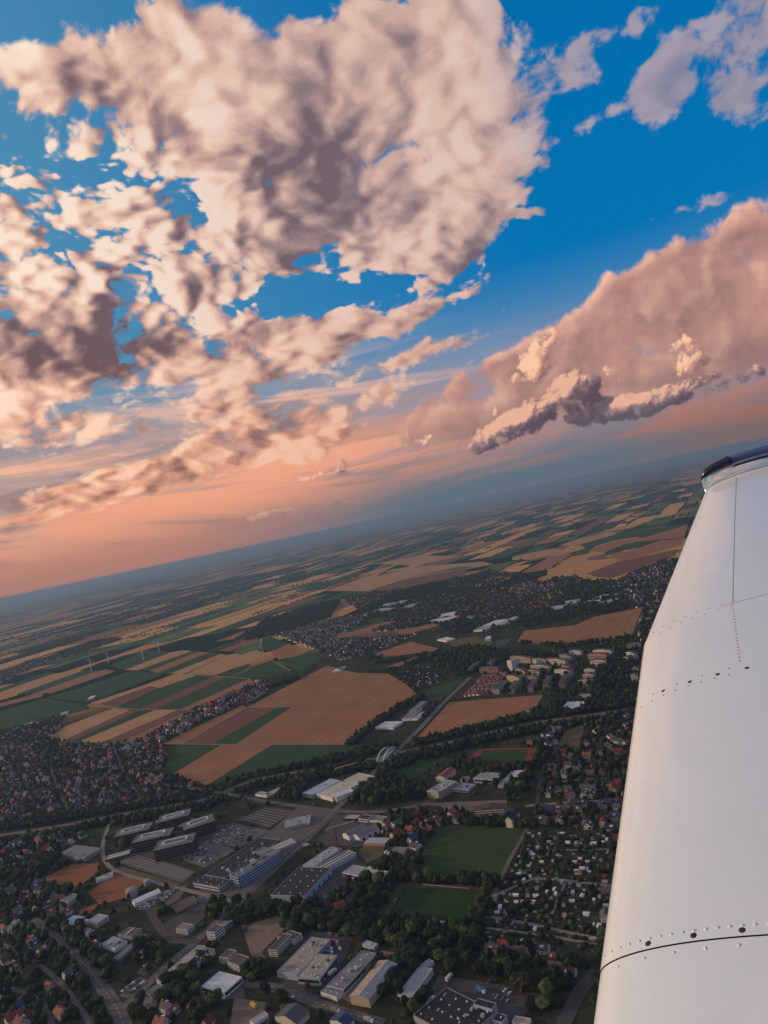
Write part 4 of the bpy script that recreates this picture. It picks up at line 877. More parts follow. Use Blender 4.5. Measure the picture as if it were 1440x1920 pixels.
ZONES=[ # name, polygon px, spacing m, house share, tree share, roof bias, direction pair px
 ('in the upper part of the left town',[(0,1395),(90,1395),(305,1397),(318,1452),(395,1482),(250,1512),(120,1530),(0,1540)],17,.62,.62,(2,4,4,4,1,.5,1.5),((100,1440),(220,1400))),
 ('left of the motorway belt',[(-10,1580),(140,1555),(180,1562),(105,1598),(60,1640),(-10,1650)],18,.60,.75,(2,3,3,4,1,.5,1),((10,1640),(110,1590))),
 ('left of the orange fields',[(-10,1655),(60,1655),(125,1692),(110,1722),(60,1735),(-10,1690)],17,.60,.6,(3,4,3,4,1,.5,2),((10,1690),(70,1665))),
 ('in the lower left corner',[(-10,1700),(45,1735),(105,1795),(160,1850),(205,1925),(-10,1925)],17.5,.66,.55,(3,4,3,4,1,.6,2),((20,1800),(90,1760))),
 ('beside the white villa',[(110,1705),(150,1720),(200,1762),(185,1800),(150,1790),(85,1728)],17,.6,.5,(3,3,3,3,2,1,2),((120,1740),(180,1705))),
 ('below the diagonal street',[(242,1880),(290,1862),(370,1880),(400,1925),(240,1925)],17,.62,.6,(1,3,4,3,3,2,2),((250,1910),(300,1870))),
 ('in the ribbon village between strips',[(225,1394),(330,1345),(400,1318),(480,1276),(515,1280),(495,1300),(420,1342),(335,1387),(300,1396)],15,.75,.45,(3,4,3,3,1,1,2),((250,1390),(450,1300))),
 ('in the middle village',[(517,1192),(620,1162),(700,1150),(655,1180),(620,1198),(700,1197),(780,1190),(700,1224),(640,1238),(575,1212)],18,.72,.5,(1,2,3,5,3,1,1),((560,1200),(700,1160))),
 ('in the village close to the wing',[(1150,1092),(1250,1046),(1262,1060),(1215,1110),(1195,1160),(1140,1105)],20,.62,.6,(1,2,3,5,3,1,1),((1160,1090),(1250,1050))),
 ('under the wing tip',[(1200,1160),(1262,1060),(1400,1030),(1420,1290),(1200,1330)],22,.4,.7,(1,2,3,5,3,1,1),((1200,1200),(1300,1180))),
 ('beyond the striped field',[(960,1104),(1035,1093),(1060,1106),(970,1124)],19,.7,.5,(2,3,3,4,1,1,1),((960,1110),(1040,1100))),
 ('in the wooded suburb',[(760,1128),(900,1105),(1000,1120),(960,1160),(880,1160),(790,1180),(700,1185)],22,.5,.8,(2,3,3,4,1,1,1),((760,1150),(900,1120))),
 ('between the flats and the wing',[(1062,1370),(1120,1352),(1190,1338),(1180,1408),(1095,1402),(1110,1365)],17,.6,.6,(2,5,3,2,1,1,1),((1110,1390),(1170,1360))),
 ('on the slope beside the wing',[(1018,1440),(1055,1405),(1180,1408),(1172,1500),(1012,1500)],18.5,.62,.55,(2,3,4,4,2,1,1),((1010,1490),(1040,1430))),
 ('above the allotment gardens',[(1008,1515),(1170,1508),(1166,1556),(1005,1550)],17,.66,.5,(1,2,4,4,2,2,1),((1010,1530),(1150,1528))),
 ('along the road above the meadow',[(722,1528),(790,1522),(880,1520),(880,1542),(830,1545),(790,1590),(730,1600),(722,1560)],19,.5,.7,(6,3,2,2,1,1,2),((730,1550),(780,1520))),
 ('among trees below the black roofed warehouse',[(590,1690),(640,1680),(700,1700),(705,1728),(615,1728)],17,.45,.7,(1,1,1,2,4,5,1),((610,1720),(660,1700))),
 ('on the ground under the wing',[(1190,1338),(1330,1300),(1420,1925),(1120,1925),(1120,1840),(1150,1560),(1180,1408)],21,.45,.6,(2,3,4,4,2,1,1),((1200,1500),(1300,1490))),
 ('between the lane and the allotment gardens',[(890,1772),(960,1772),(1110,1795),(1105,1840),(985,1820),(890,1790)],17,.55,.6,(1,2,3,2,4,3,1),((900,1790),(1000,1800))),
 ('beside the dry yellow meadow',[(980,1400),(1050,1365),(1058,1372),(1040,1402)],17,.5,.7,(1,2,3,4,2,2,1),((990,1400),(1040,1370))),
 ('in the hamlet at the far left edge',[(-10,1268),(60,1238),(125,1230),(60,1255),(-10,1285)],20,.7,.5,(2,3,3,3,1,1,1),((0,1270),(90,1235))),
 ('among the first trees of the left town',[(-10,1395),(40,1360),(95,1352),(120,1345),(90,1392)],19,.5,.8,(2,3,3,4,1,1,1),((0,1390),(90,1360))),
 ('in the terraced rows',[(872,1308),(905,1270),(955,1262),(952,1268),(930,1300)],9.5,.9,.06,(1,6,4,1,0,0,0),((880,1300),(930,1296))),
]
TREES=[]                    # (x,y,height,width,kind)
def inside_pts(polypx,step,jit=.35,ang=0.0):
    poly=P(polypx); a=np.array([q[:2] for q in poly]); c=a.mean(0); R=np.linalg.norm(a-c,axis=1).max()
    ca,sa=math.cos(ang),math.sin(ang); out=[]; n=int(R/step)+1
    for i in range(-n,n+1):
        for j in range(-n,n+1):
            u=(i+rnd.uniform(-jit,jit))*step; v=(j+rnd.uniform(-jit,jit))*step
            out.append((c[0]+u*ca-v*sa,c[1]+u*sa+v*ca))
    o=np.array(out); return o[inpoly(o[:,0],o[:,1],poly)]
def mark(x,y,r,val=4):
    i0=int((x-r-GX0)/GS); i1=int((x+r-GX0)/GS); j0=int((y-r-GY0)/GS); j1=int((y+r-GY0)/GS)
    if i0>=0 and j0>=0: OCC[j0:j1+1,i0:i1+1]=np.maximum(OCC[j0:j1+1,i0:i1+1],val)
def clear(x,y,r):
    for dx in (-r,0,r):
        for dy in (-r,0,r):
            if occ(x+dx,y+dy): return False
    return True
for z,(zn,poly,step,hs,ts,bias,dr) in enumerate(ZONES):
    d=at(*dr[1])-at(*dr[0]); ang=math.atan2(d.y,d.x)
    tight=step<12
    for x,y in inside_pts(poly,step*(.90 if not tight else 1.0),.30 if not tight else .05,ang):
        if rnd.random()<hs*(.97 if not tight else 1) and clear(x,y,5 if not tight else 2):
            s=rnd.uniform(.82,1.25) if not tight else .75
            HOUSES.append((x,y,ang+rnd.choice((0,0,math.pi/2))+rnd.uniform(-.08,.08) if not tight else ang,s,pick_house(bias),z))
    if not tight:                                  # a second round fills the plots still free
        for h_ in HOUSES:
            if h_[5]==z: mark(h_[0],h_[1],4.0)
        for x,y in inside_pts(poly,step*.62,.45,ang+.1):
            if rnd.random()<hs*.50 and clear(x,y,4.6):
                HOUSES.append((x,y,ang+rnd.choice((0,math.pi/2))+rnd.uniform(-.1,.1),rnd.uniform(.62,1.0),pick_house(bias),z)); mark(x,y,4.0)
    for h_ in HOUSES:
        if h_[5]==z: mark(h_[0],h_[1],4.5 if not tight else 3)
    for x,y in inside_pts(poly,7.0,.45,ang+.3):
        if rnd.random()<(ts*.88 if ts>.1 else .05) and not occ(x,y): TREES.append((x,y,rnd.uniform(4,13),rnd.uniform(3.6,9),rnd.choices((0,1,2,3),(7,1.5,1.5,.8))[0]))
        elif rnd.random()<.2 and not occ(x,y): TREES.append((x,y,rnd.uniform(2,4),rnd.uniform(2.5,5),rnd.choices((0,1,3),(5,3,1))[0]))
HOUSES.sort(key=lambda q:q[0]**2+q[1]**2)
def vis(x,y,z=0,m=15):
    a,b=to_px(x,y,z); return -m<a<1440+m and -m<b<1920+m and not (a>1130+(1920-b)*.095 and b>850)
near=[h_ for h_ in HOUSES if vis(h_[0],h_[1])][:300]; nearset=set(id(h_) for h_ in near)
for h_ in near:
    x,y,rz,s,pi,z=h_; p,rn,wn_,ri=PROTO[pi]
    if pi in USED: o=copy_tree(p)
    else: USED.add(pi); o=p
    o.location=(x,y,0); o.rotation_euler=(0,0,rz); o.scale=(s,s*rnd.uniform(.9,1.1),rnd.uniform(.9,1.12))
    sz='small' if s<.94 else ('large' if s>1.12 else 'mid sized'); wr=where(x,y)
    tag(o,f'{sz} {wn_} house, {rn} roof, {wr}','house',f'{wn_} houses with {rn} roofs {wr}')
bpy.context.view_layer.update()
# houses farther off: one object
def merged(name,items,protos,label,kind='stuff'):
    Vs=[];Fs=[];Ms=[];mats=[];mid={};off=0
    cache={}
    for pi in set(i[4] for i in items):
        vv=[];ff=[];mm=[]
        for ch in protos[pi][0].children:
            if ch.name.startswith(('window','chimney')): continue
            me=ch.data; k=len(vv); vv+=[tuple(v.co) for v in me.vertices]; mt=me.materials[0]
            if mt.name not in mid: mid[mt.name]=len(mats); mats.append(mt)
            for p in me.polygons:
                q=list(p.vertices)
                for t in range(1,len(q)-1): ff.append((q[0]+k,q[t]+k,q[t+1]+k)); mm.append(mid[mt.name])
        cache[pi]=(np.array(vv),np.array(ff),np.array(mm))
    for x,y,rz,s,pi,*_ in items:
        v,f,mm=cache[pi]; c,sn=math.cos(rz),math.sin(rz); R=np.array([[c,sn,0],[-sn,c,0],[0,0,1]])
        Vs.append((v*s)@R+np.array([x,y,0])); Fs.append(f+off); Ms.append(mm); off+=len(v)
    o=ob(name,big_mesh(name,np.concatenate(Vs),np.concatenate(Fs),mats,np.concatenate(Ms))); tag(o,label,None,None,kind); return o
far=[h_ for h_ in HOUSES if id(h_) not in nearset]
if far: merged('far_houses',far,PROTO,'mass of small houses in the villages farther off')
for i,q in enumerate(PROTO):
    if i not in USED:
        for ch in list(q[0].children): bpy.data.objects.remove(ch)
        bpy.data.objects.remove(q[0])
# ---- painted rows in the car parks
def rows(p0,p1,q0,q1,n,w,label):
    m=MB()
    for k in range(n):
        u=(k+.5)/n; a=at(p0[0]+(q0[0]-p0[0])*u,p0[1]+(q0[1]-p0[1])*u); b=at(p1[0]+(q1[0]-p1[0])*u,p1[1]+(q1[1]-p1[1])*u)
        d=(b-a).normalized(); nn=Vector((-d.y,d.x,0))*w/2; z=.36
        v=[a+nn,a-nn,b-nn,b+nn]; v=[(c.x,c.y,.1) for c in v]+[(c.x,c.y,z+.004*k) for c in v]; m.add(v,[(4,5,6,7),(0,1,5,4),(1,2,6,5),(2,3,7,6),(3,0,4,7)])
    o=m.build('parking_row',M['concrete']); tag(o,label,None,None,'structure')
rows((253,1600),(360,1636),(228,1617),(340,1650),5,.8,'pale kerb lines of the empty car park')
rows((336,1609),(433,1547),(380,1624),(500,1559),9,1.1,'pale kerb lines between the rows of parked cars')
rows((452,1537),(505,1552),(497,1514),(550,1521),7,.7,'faint kerb lines of the dark empty car park')
# ---- allotment sheds -------------------------------------------------------------
def shed_proto(l,w,h,roof,wall,flat):
    t=bpy.data.objects.new('garden_shed',None); link(t); x,y=l/2,w/2; g=0.35 if flat else 1.1
    m=MB(); m.add([(-x,-y,0),(x,-y,0),(x,y,0),(-x,y,0),(-x,-y,h),(x,-y,h),(x,y,h),(-x,y,h),(-x,0,h+g),(x,0,h+g)],[(0,1,5,4),(1,2,6,9,5),(2,3,7,6),(3,0,4,8,7)]); m.build('wall',M[wall],t)
    m=MB()
    for s in (-1,1):
        v=[(-x-.3,s*(y+.3),h-.3*g/y),(x+.3,s*(y+.3),h-.3*g/y),(x+.3,0,h+g),(-x-.3,0,h+g)]; v=[(a,b,c+.03) for a,b,c in v]+[(a,b,c+.15) for a,b,c in v]
        m.add(v,[(4,5,6,7),(0,1,5,4),(1,2,6,5),(3,0,4,7)])
    m.build('roof',M[roof],t); return t
SP=[(shed_proto(rnd.uniform(4,6.5),rnd.uniform(3.2,4.5),2.4,r_,w_,fl),n_) for r_,w_,fl,n_ in (('f_white','white',True,'white'),('f_lgrey','grey',True,'pale grey'),('f_grey','cream',False,'grey'),('r_brown','cream',False,'brown'),('r_dred','redbrick',False,'dark red'),('r_blue','grey',False,'blue'),('sky','white',True,'bright white'))]
GARD=[(990,1562),(1152,1562),(1128,1790),(1010,1775),(895,1766),(925,1690)]
GA=at(912,1718)-at(985,1560); gang=math.atan2(GA.y,GA.x)
sheds=[]
for x,y in inside_pts(GARD,8.2,.45,gang):
    if rnd.random()<.50 and not occ(x,y): sheds.append((x,y,gang+rnd.choice((0,math.pi/2))+rnd.uniform(-.15,.15),rnd.uniform(.42,.98),rnd.choices(range(7),(3,5,5,4,1.5,.5,1.8))[0]))
for x,y in inside_pts([(757,1284),(762,1254),(800,1246),(832,1268),(822,1280),(780,1288)],13,.42,.4):
    if rnd.random()<.6 and not occ(x,y): sheds.append((x,y,rnd.uniform(0,3),rnd.uniform(.8,1.2),rnd.choices(range(7),(3,4,3,2,1,.5,1))[0]))
sheds.sort(key=lambda q:q[0]**2+q[1]**2); su=set()
for x,y,rz,s,pi in sheds[:300]:
    o=SP[pi][0] if pi not in su else copy_tree(SP[pi][0]); su.add(pi)
    o.location=(x,y,0); o.rotation_euler=(0,0,rz); o.scale=(s,s,s); mark(x,y,2)
    sz='tiny' if s<.58 else ('wide' if s>.82 else 'small'); wr=where(x,y)
    tag(o,f'{sz} garden shed with a {SP[pi][1]} roof, {wr}','shed',f'{SP[pi][1]} garden sheds {wr}')
bpy.context.view_layer.update()
if len(sheds)>300: merged('far_sheds',sheds[300:],SP,'mass of small garden sheds farther off')
for x,y in inside_pts(GARD,5.0,.48,gang):
    q=rnd.random()
    if occ(x,y): continue
    if q<.26: TREES.append((x,y,rnd.uniform(3,7),rnd.uniform(3.5,6.5),rnd.choices((0,1,2,3),(6,2.5,1,1))[0]))
    elif q<.66: TREES.append((x,y,rnd.uniform(1.0,2.2),rnd.uniform(2,4.5),rnd.choices((0,1,3),(5,3,1))[0]))
for x,y in inside_pts([(757,1284),(762,1254),(800,1246),(832,1268),(822,1280),(780,1288)],8,.48,0):
    if rnd.random()<.5: TREES.append((x,y,rnd.uniform(3,8),rnd.uniform(4,7),0))

# ============================ cars ==============================================
def car_mesh(paint,l=4.4,w=1.8,h=1.45,van=False):
    m=MB()
    x,y=l/2,w/2
    if van: prof=[(-x,.35),(x,.35),(x,1.0),(x-.7,h),(-x,h)]
    else: prof=[(-x,.35),(x,.35),(x,.78),(x-1.15,.92),(x-1.9,h),(-x+.75,h),(-x+.05,.95)]
    n=len(prof); v=[(a,-y,b) for a,b in prof]+[(a,y,b) for a,b in prof]
    f=[tuple(range(n-1,-1,-1))[::-1],tuple(range(n,2*n))[::-1]]
    for i in range(n):
        j=(i+1)%n; f.append((i,i+n,j+n,j))
    mi=[0]*len(f)
    if not van: mi[2+3]=1; mi[2+5]=1
    else: mi[2+2]=1
    m.v=v; m.f=f; m.mi=mi
    for sx in (-x*.62,x*.62):
        for sy in (-1,1):
            k=[(sx+.33*math.cos(t*math.pi/4),sy*(y+.02),.33+.33*math.sin(t*math.pi/4)) for t in range(8)]
            m.add(k,[tuple(range(8)) if sy<0 else tuple(range(7,-1,-1))],2)
    me=mesh('car_body',m.v,m.f,[M[paint],M['glass'],M['f_black']],m.mi)
    bm=bmesh.new(); bm.from_mesh(me); bmesh.ops.recalc_face_normals(bm,faces=bm.faces); bm.to_mesh(me); bm.free(); return me
CARS=[(car_mesh('car_'+c),c) for c in ('white','silver','grey','black','blue','red')]; VAN=car_mesh('car_white',5.6,2.0,2.3,True)
ncar=[0]
def cars(p,q,spot,gap=2.7,fill=.8,w=(4,4,3,4,1,1),turn=math.pi/2,n=None):
    a,b=at(*p),at(*q); d=b-a; L=d.length; ang=math.atan2(d.y,d.x)
    for k in range(int(L/gap)):
        if ncar[0]>=296: return
        if rnd.random()>fill: continue
        i=rnd.choices(range(6),w)[0]; c=a+d*((k+.5)*gap/L)
        o=ob('parked_car',CARS[i][0],None,(c.x,c.y,.55)); o.rotation_euler=(0,0,ang+turn+rnd.uniform(-.04,.04)+rnd.choice((0,math.pi)))
        tag(o,f'{CARS[i][1]} car {spot}, {where(c.x,c.y)}','car',f'{CARS[i][1]} cars {spot}, {where(c.x,c.y)}'); ncar[0]+=1
for k in range(5): 
    t=k/4.0; cars((262+8*k,1704-1*k),(300+9*k,1677-3.2*k),'parked at the dealer',fill=.92,w=(6,4,3,2,1,1))
for k in range(9):
    u=(k+.5)/9; cars((341+44*u,1607+14*u),(372+44*u,1587+14*u),'in the office rows',fill=.44); cars((385+50*u,1578+13*u),(428+58*u,1550+12*u),'in the office rows',fill=.36)
cars((228,1862),(262,1836),'in the narrow lot',fill=.85); cars((238,1868),(274,1840),'in the narrow lot',fill=.8)
cars((262,1823),(288,1812),'in the narrow lot',fill=.8); cars((268,1815),(284,1808),'in the narrow lot',fill=.6)
cars((612,1751),(640,1757),'in the works yard',fill=.7)
cars((915,1842),(960,1866),'on the lower lot',fill=.55); cars((925,1868),(955,1880),'on the lower lot',fill=.6)
cars((540,1548),(575,1528),'on the depot forecourt',fill=.7,gap=3); cars((530,1551),(560,1536),'on the depot forecourt',fill=.8,gap=3)
cars((486,1582),(502,1578),'beside the canopy',fill=.7)
for p,q in (((110,1765),(200,1850)),((250,1868),(360,1775)),((460,1676),(600,1548)),((410,1838),(600,1884))):
    cars(p,q,'driving along the street',gap=38,fill=.5,turn=0.0)
cars((110,1552),(700,1425),'driving on the motorway',gap=60,fill=.5,turn=0.0)
def lorry(px,py,ang_px,cab,box_,lab,l=9.5):
    a=at(px,py); b=at(*ang_px); d=b-a; t=empty('lorry',(a.x,a.y,.55),math.atan2(d.y,d.x)); tag(t,lab,'lorry')
    m=MB(); m.box(-l/2,l/2-2.4,-1.25,1.25,.9,3.6); m.build('load_box',M[box_],t)
    m=MB(); m.box(l/2-2.1,l/2,-1.2,1.2,.5,2.0); m.add([(l/2-2.1,-1.2,2.0),(l/2,-1.2,2.0),(l/2,1.2,2.0),(l/2-2.1,1.2,2.0),(l/2-2.1,-1.1,3.0),(l/2-.5,-1.1,3.0),(l/2-.5,1.1,3.0),(l/2-2.1,1.1,3.0)],[(4,5,6,7),(0,1,5,4),(1,2,6,5),(2,3,7,6),(3,0,4,7)]); m.build('cab',M[cab],t)
    m=MB()
    for x in (-l*.36,-l*.22,l*.36):
        for s in (-1,1):
            k=[(x+.5*math.cos(q*math.pi/4),s*1.2,.5+.5*math.sin(q*math.pi/4)) for q in range(8)]; k2=[(a_,s*.8,c_) for a_,b_,c_ in k]
            m.add(k+k2,[tuple(range(8))]+[(i,(i+1)%8,(i+1)%8+8,i+8) for i in range(8)])
    m.build('wheel',M['f_black'],t,kind='stuff')
for q in ((628,1769,(640,1772),'car_white','pinkt','lorry with a faded pink load parked topmost behind the tan works'),(616,1783,(632,1783),'car_white','pinkt','lorry with a magenta tarpaulin behind the tan works'),
          (617,1790,(634,1791),'car_white','bluet','lorry with a bright blue tarpaulin behind the tan works'),(613,1772,(620,1765),'car_white','f_white','white box lorry docked at the tan works'),
          (636,1780,(641,1786),'car_white','f_brown','white cab lorry without a bright load behind the tan works'),(843,1837,(847,1832),'f_white','f_white','white bus sized trailer standing above the huge black roof'),
          (811,1880,(818,1868),'f_white','f_white','white trailer parked along the left edge of the huge black roof, upper one'),(806,1887,(800,1898),'f_white','f_white','white trailer parked along the left edge of the huge black roof, lower one'),
          (630,1899,(640,1902),'car_white','f_grey','long grey lorry driving on the bottom street'),(692,1917,(700,1919),'car_white','f_lgrey','white lorry driving on the bottom street near the gabled hall'),
          (903,1861,(908,1864),'car_white','bluet','blue truck parked behind the huge black roof'),(624,1827,(630,1822),'car_white','f_white','white van beside the grey works hall'),
          (476,1889,(470,1884),'yel','yel','orange yellow van in the yard at the lower edge'),(667,1581,(674,1581),'bluet','bluet','long blue skip standing on the dark yard'),(575,1588,(585,1587),'f_white','f_white','long white trailer beside the straight road near the grey warehouse'),(580,1546,(584,1541),'car_white','car_white','white and blue coach on the depot apron'),
          (606,1447,(614,1446),'bluet','bluet','bright blue lorry on the motorway')):
    lorry(*q)
for k,(px,py) in enumerate(((724,1600),(730,1602),(737,1601),(744,1600))):
    a=at(px,py); o=ob('parked_van',VAN,None,(a.x,a.y,.5)); o.rotation_euler=(0,0,.9); tag(o,'white van parked in the row below the dark garages','van','white vans below the dark garages')
# ============================ bridge, turbines, pitch things =======================
a=at(712,1431); b=at(738,1404); d=b-a; t=empty('arch_bridge',((a.x+b.x)/2,(a.y+b.y)/2,0),math.atan2(d.y,d.x)); tag(t,'white arched bridge carrying the straight road over the motorway','bridge')
L=d.length; m=MB(); m.box(-L/2,L/2,-6.5,6.5,.9,2.0); m.build('deck',M['concrete'],t)
for s in (-1,1):
    m=MB(); n=18; rr=.8
    for i in range(n):
        u0,u1=i/n,(i+1)/n; q=lambda u:(-L/2+L*u,2+4*9*u*(1-u))
        (x0,z0),(x1,z1)=q(u0),q(u1); m.add([(x0,s*6-rr,z0-rr),(x0,s*6+rr,z0-rr),(x0,s*6+rr,z0+rr),(x0,s*6-rr,z0+rr),(x1,s*6-rr,z1-rr),(x1,s*6+rr,z1-rr),(x1,s*6+rr,z1+rr),(x1,s*6-rr,z1+rr)],[(0,1,5,4),(1,2,6,5),(2,3,7,6),(3,0,4,7)])
    m.build('arch',M['white'],t)
    for i in range(1,9):
        u=i/9; m=MB(); x=-L/2+L*u; m.box(x-.12,x+.12,s*6-.12,s*6+.12,2,2+36*u*(1-u)-.9); m.build('hanger',M['metal'],t)
def turbine(base,top,lab,ph):
    g=at(*base); r=ray(*top); k=Vector((g.x,g.y)).length/Vector((r.x,r.y)).length; hh=max(30,CAM_H+r.z*k)
    t=empty('wind_turbine',(g.x,g.y,0)); tag(t,lab,'wind turbine','wind turbines among the field strips' if 'among' in lab else None)
    n=10; m=MB(); v=[]
    for z,rad in ((0,2.2),(hh*.5,1.7),(hh,1.2)): v+=[(rad*math.cos(2*math.pi*i/n),rad*math.sin(2*math.pi*i/n),z) for i in range(n)]
    f=[(i+k*n,(i+1)%n+k*n,(i+1)%n+(k+1)*n,i+(k+1)*n) for k in range(2) for i in range(n)]; m.add(v,f); m.build('tower',M['white'],t)
    m=MB(); m.box(-1.4,1.4,-3.4,2.5,hh-.2,hh+2.6); m.build('nacelle',M['white'],t)
    for i in range(3):
        m=MB(); R=hh*.52; v=[(-.5,-3.9,.6),(.5,-3.6,.6),(1.0,-3.7,R*.25),(-.6,-3.9,R*.25),(.15,-3.7,R),(-.15,-3.8,R)]; v2=[(x,y-.35,z) for x,y,z in v]
        m.add(v+v2,[(0,1,2,3),(3,2,4,5),(7,6,9,8),(8,9,11,10),(1,0,6,7),(2,1,7,8),(4,2,8,10),(0,3,9,6),(3,5,11,9)]); o=m.build('blade',M['white'],t)
        ang=ph+i*2*math.pi/3; o.location=(0,0,hh+1.2); o.rotation_euler=(0,ang,0)
for q in (((172,1259),(169,1236),'white wind turbine leftmost of the four among the strips',.3),((204,1243),(201,1225),'pale wind turbine second from the left among the strips, fainter',.9),((269,1237),(267,1218),'white wind turbine third from the left, at the edge of the dark green field',1.5),((299,1223),(295,1203),'white wind turbine rightmost of the four, at the far end of the dark green field',.6),((944,983),(943,973),'tiny white wind turbine far out on the plain',.2)):
    turbine(*q)
a=at(931,1141); t=empty('lattice_tower',(a.x,a.y,0),.4); tag(t,'slender dark lattice tower rising from the wooded suburb','tower')
for sx in (-1,1):
    for sy in (-1,1):
        m=MB(); m.add([(sx*6-.5,sy*6-.5,0),(sx*6+.5,sy*6-.5,0),(sx*6+.5,sy*6+.5,0),(sx*6-.5,sy*6+.5,0),(sx*3-.4,sy*3-.4,62),(sx*3+.4,sy*3-.4,62),(sx*3+.4,sy*3+.4,62),(sx*3-.4,sy*3+.4,62)],[(4,5,6,7),(0,1,5,4),(1,2,6,5),(2,3,7,6),(3,0,4,7)]); m.build('leg',M['navy'],t)
for z in range(8,62,9):
    h_=6-3*z/62; m=MB()
    for q in ((-h_,h_,-h_-.25,-h_+.25),(-h_,h_,h_-.25,h_+.25),(-h_-.25,-h_+.25,-h_,h_),(h_-.25,h_+.25,-h_,h_)): m.box(*q,z,z+.7)
    m.build('brace',M['navy'],t)
m=MB(); m.box(-4,4,-4,4,62,65); m.build('platform',M['grey'],t)
def goal(px,qx,lab):
    a,b=at(*px),at(*qx); d=b-a; t=empty('goal',(a.x,a.y,.4),math.atan2(d.y,d.x)); tag(t,lab,'goal'); L=7.3
    m=MB()
    for q in ((-.1,.1,-.1,.1,0,2.5),(L-.1,L+.1,-.1,.1,0,2.5)): m.box(*q)
    m.build('post',M['white'],t,kind=None); m=MB(); m.box(-.1,L+.1,-.1,.1,2.45,2.65); m.build('crossbar',M['white'],t)
goal((744,1688),(741,1694),'white football goal at the left end of the pitch'); goal((884,1699),(880,1706),'white football goal at the right end of the pitch')
for p,q,lab in (((757,1726),(766,1728),'grey dugout hut at the left of the lower touchline'),((778,1729),(788,1730),'grey dugout hut left of the white barrier'),((826,1733),(836,1734),'grey dugout hut right of the white barrier')):
    a,b=at(*p),at(*q); d=b-a; t=empty('dugout',((a.x+b.x)/2,(a.y+b.y)/2,.2),math.atan2(d.y,d.x)); tag(t,lab,'hut'); l=d.length/2
    m=MB(); m.box(-l,l,-1.5,1.5,0,2.2); m.build('wall',M['grey'],t); m=MB(); m.box(-l-.3,l+.3,-1.8,1.8,2.2,2.5); m.build('roof',M['f_lgrey'],t)
for p,q,lab in (((792,1660),(880,1668),'white rail along the upper touchline of the pitch'),((790,1729),(825,1733),'white barrier along the lower touchline of the pitch')):
    a,b=at(*p),at(*q); d=b-a; L=d.length; t=empty('barrier',(a.x,a.y,.2),math.atan2(d.y,d.x)); tag(t,lab,'barrier'); m=MB(); m.box(0,L,-.08,.08,.9,1.15); m.build('rail',M['white'],t)
    k=0
    pm=MB(); pm.box(-.08,.08,-.08,.08,0,.9); pm=mesh('post',pm.v,pm.f,M['white'])
    while k<L: o=ob('post',pm,t); o.location=(k,0,0); k+=4
for px,py,s,lab in ((347,1690.5,7,'large pale gas tank at the corner of the orange field'),(277,1658,4.5,'smaller pale round tank at the top corner of the orange field')):
    px={347:248,277:277}[px]; py={1690.5:1680,1658:1658}[py]
    a=at(px,py); t=empty('storage_tank',(a.x,a.y,0)); tag(t,lab,'tank')
    bm=bmesh.new(); bmesh.ops.create_cone(bm,cap_ends=True,segments=20,radius1=s,radius2=s,depth=s*1.1); me=bpy.data.meshes.new('shell'); bm.to_mesh(me); bm.free(); me.materials.append(M['grey']); o=ob('shell',me,t); o.location=(0,0,s*.55)
    bm=bmesh.new(); bmesh.ops.create_uvsphere(bm,u_segments=20,v_segments=10,radius=s); bmesh.ops.delete(bm,geom=[v_ for v_ in bm.verts if v_.co.z<-.01],context='VERTS'); me=bpy.data.meshes.new('dome'); bm.to_mesh(me); bm.free(); me.materials.append(M['f_lgrey']); o=ob('dome',me,t); o.location=(0,0,s*1.1); o.scale=(1,1,.45)
for px,py,h_,lab in ((637,1601,34,'tower crane standing behind the cream striped warehouse'),(646,1474,30,'thin tower crane standing on the big factory site')):
    a=at(px,py); t=empty('tower_crane',(a.x,a.y,0),.2); tag(t,lab,'crane')
    m=MB(); m.box(-.7,.7,-.7,.7,0,h_); m.build('mast',M['f_brown'],t); m=MB(); m.box(-9,26,-.5,.5,h_,h_+1.2); m.build('jib',M['yellow'],t); m=MB(); m.box(-9.5,-7,-1,1,h_-2.2,h_-.05); m.build('counterweight',M['concrete'],t)

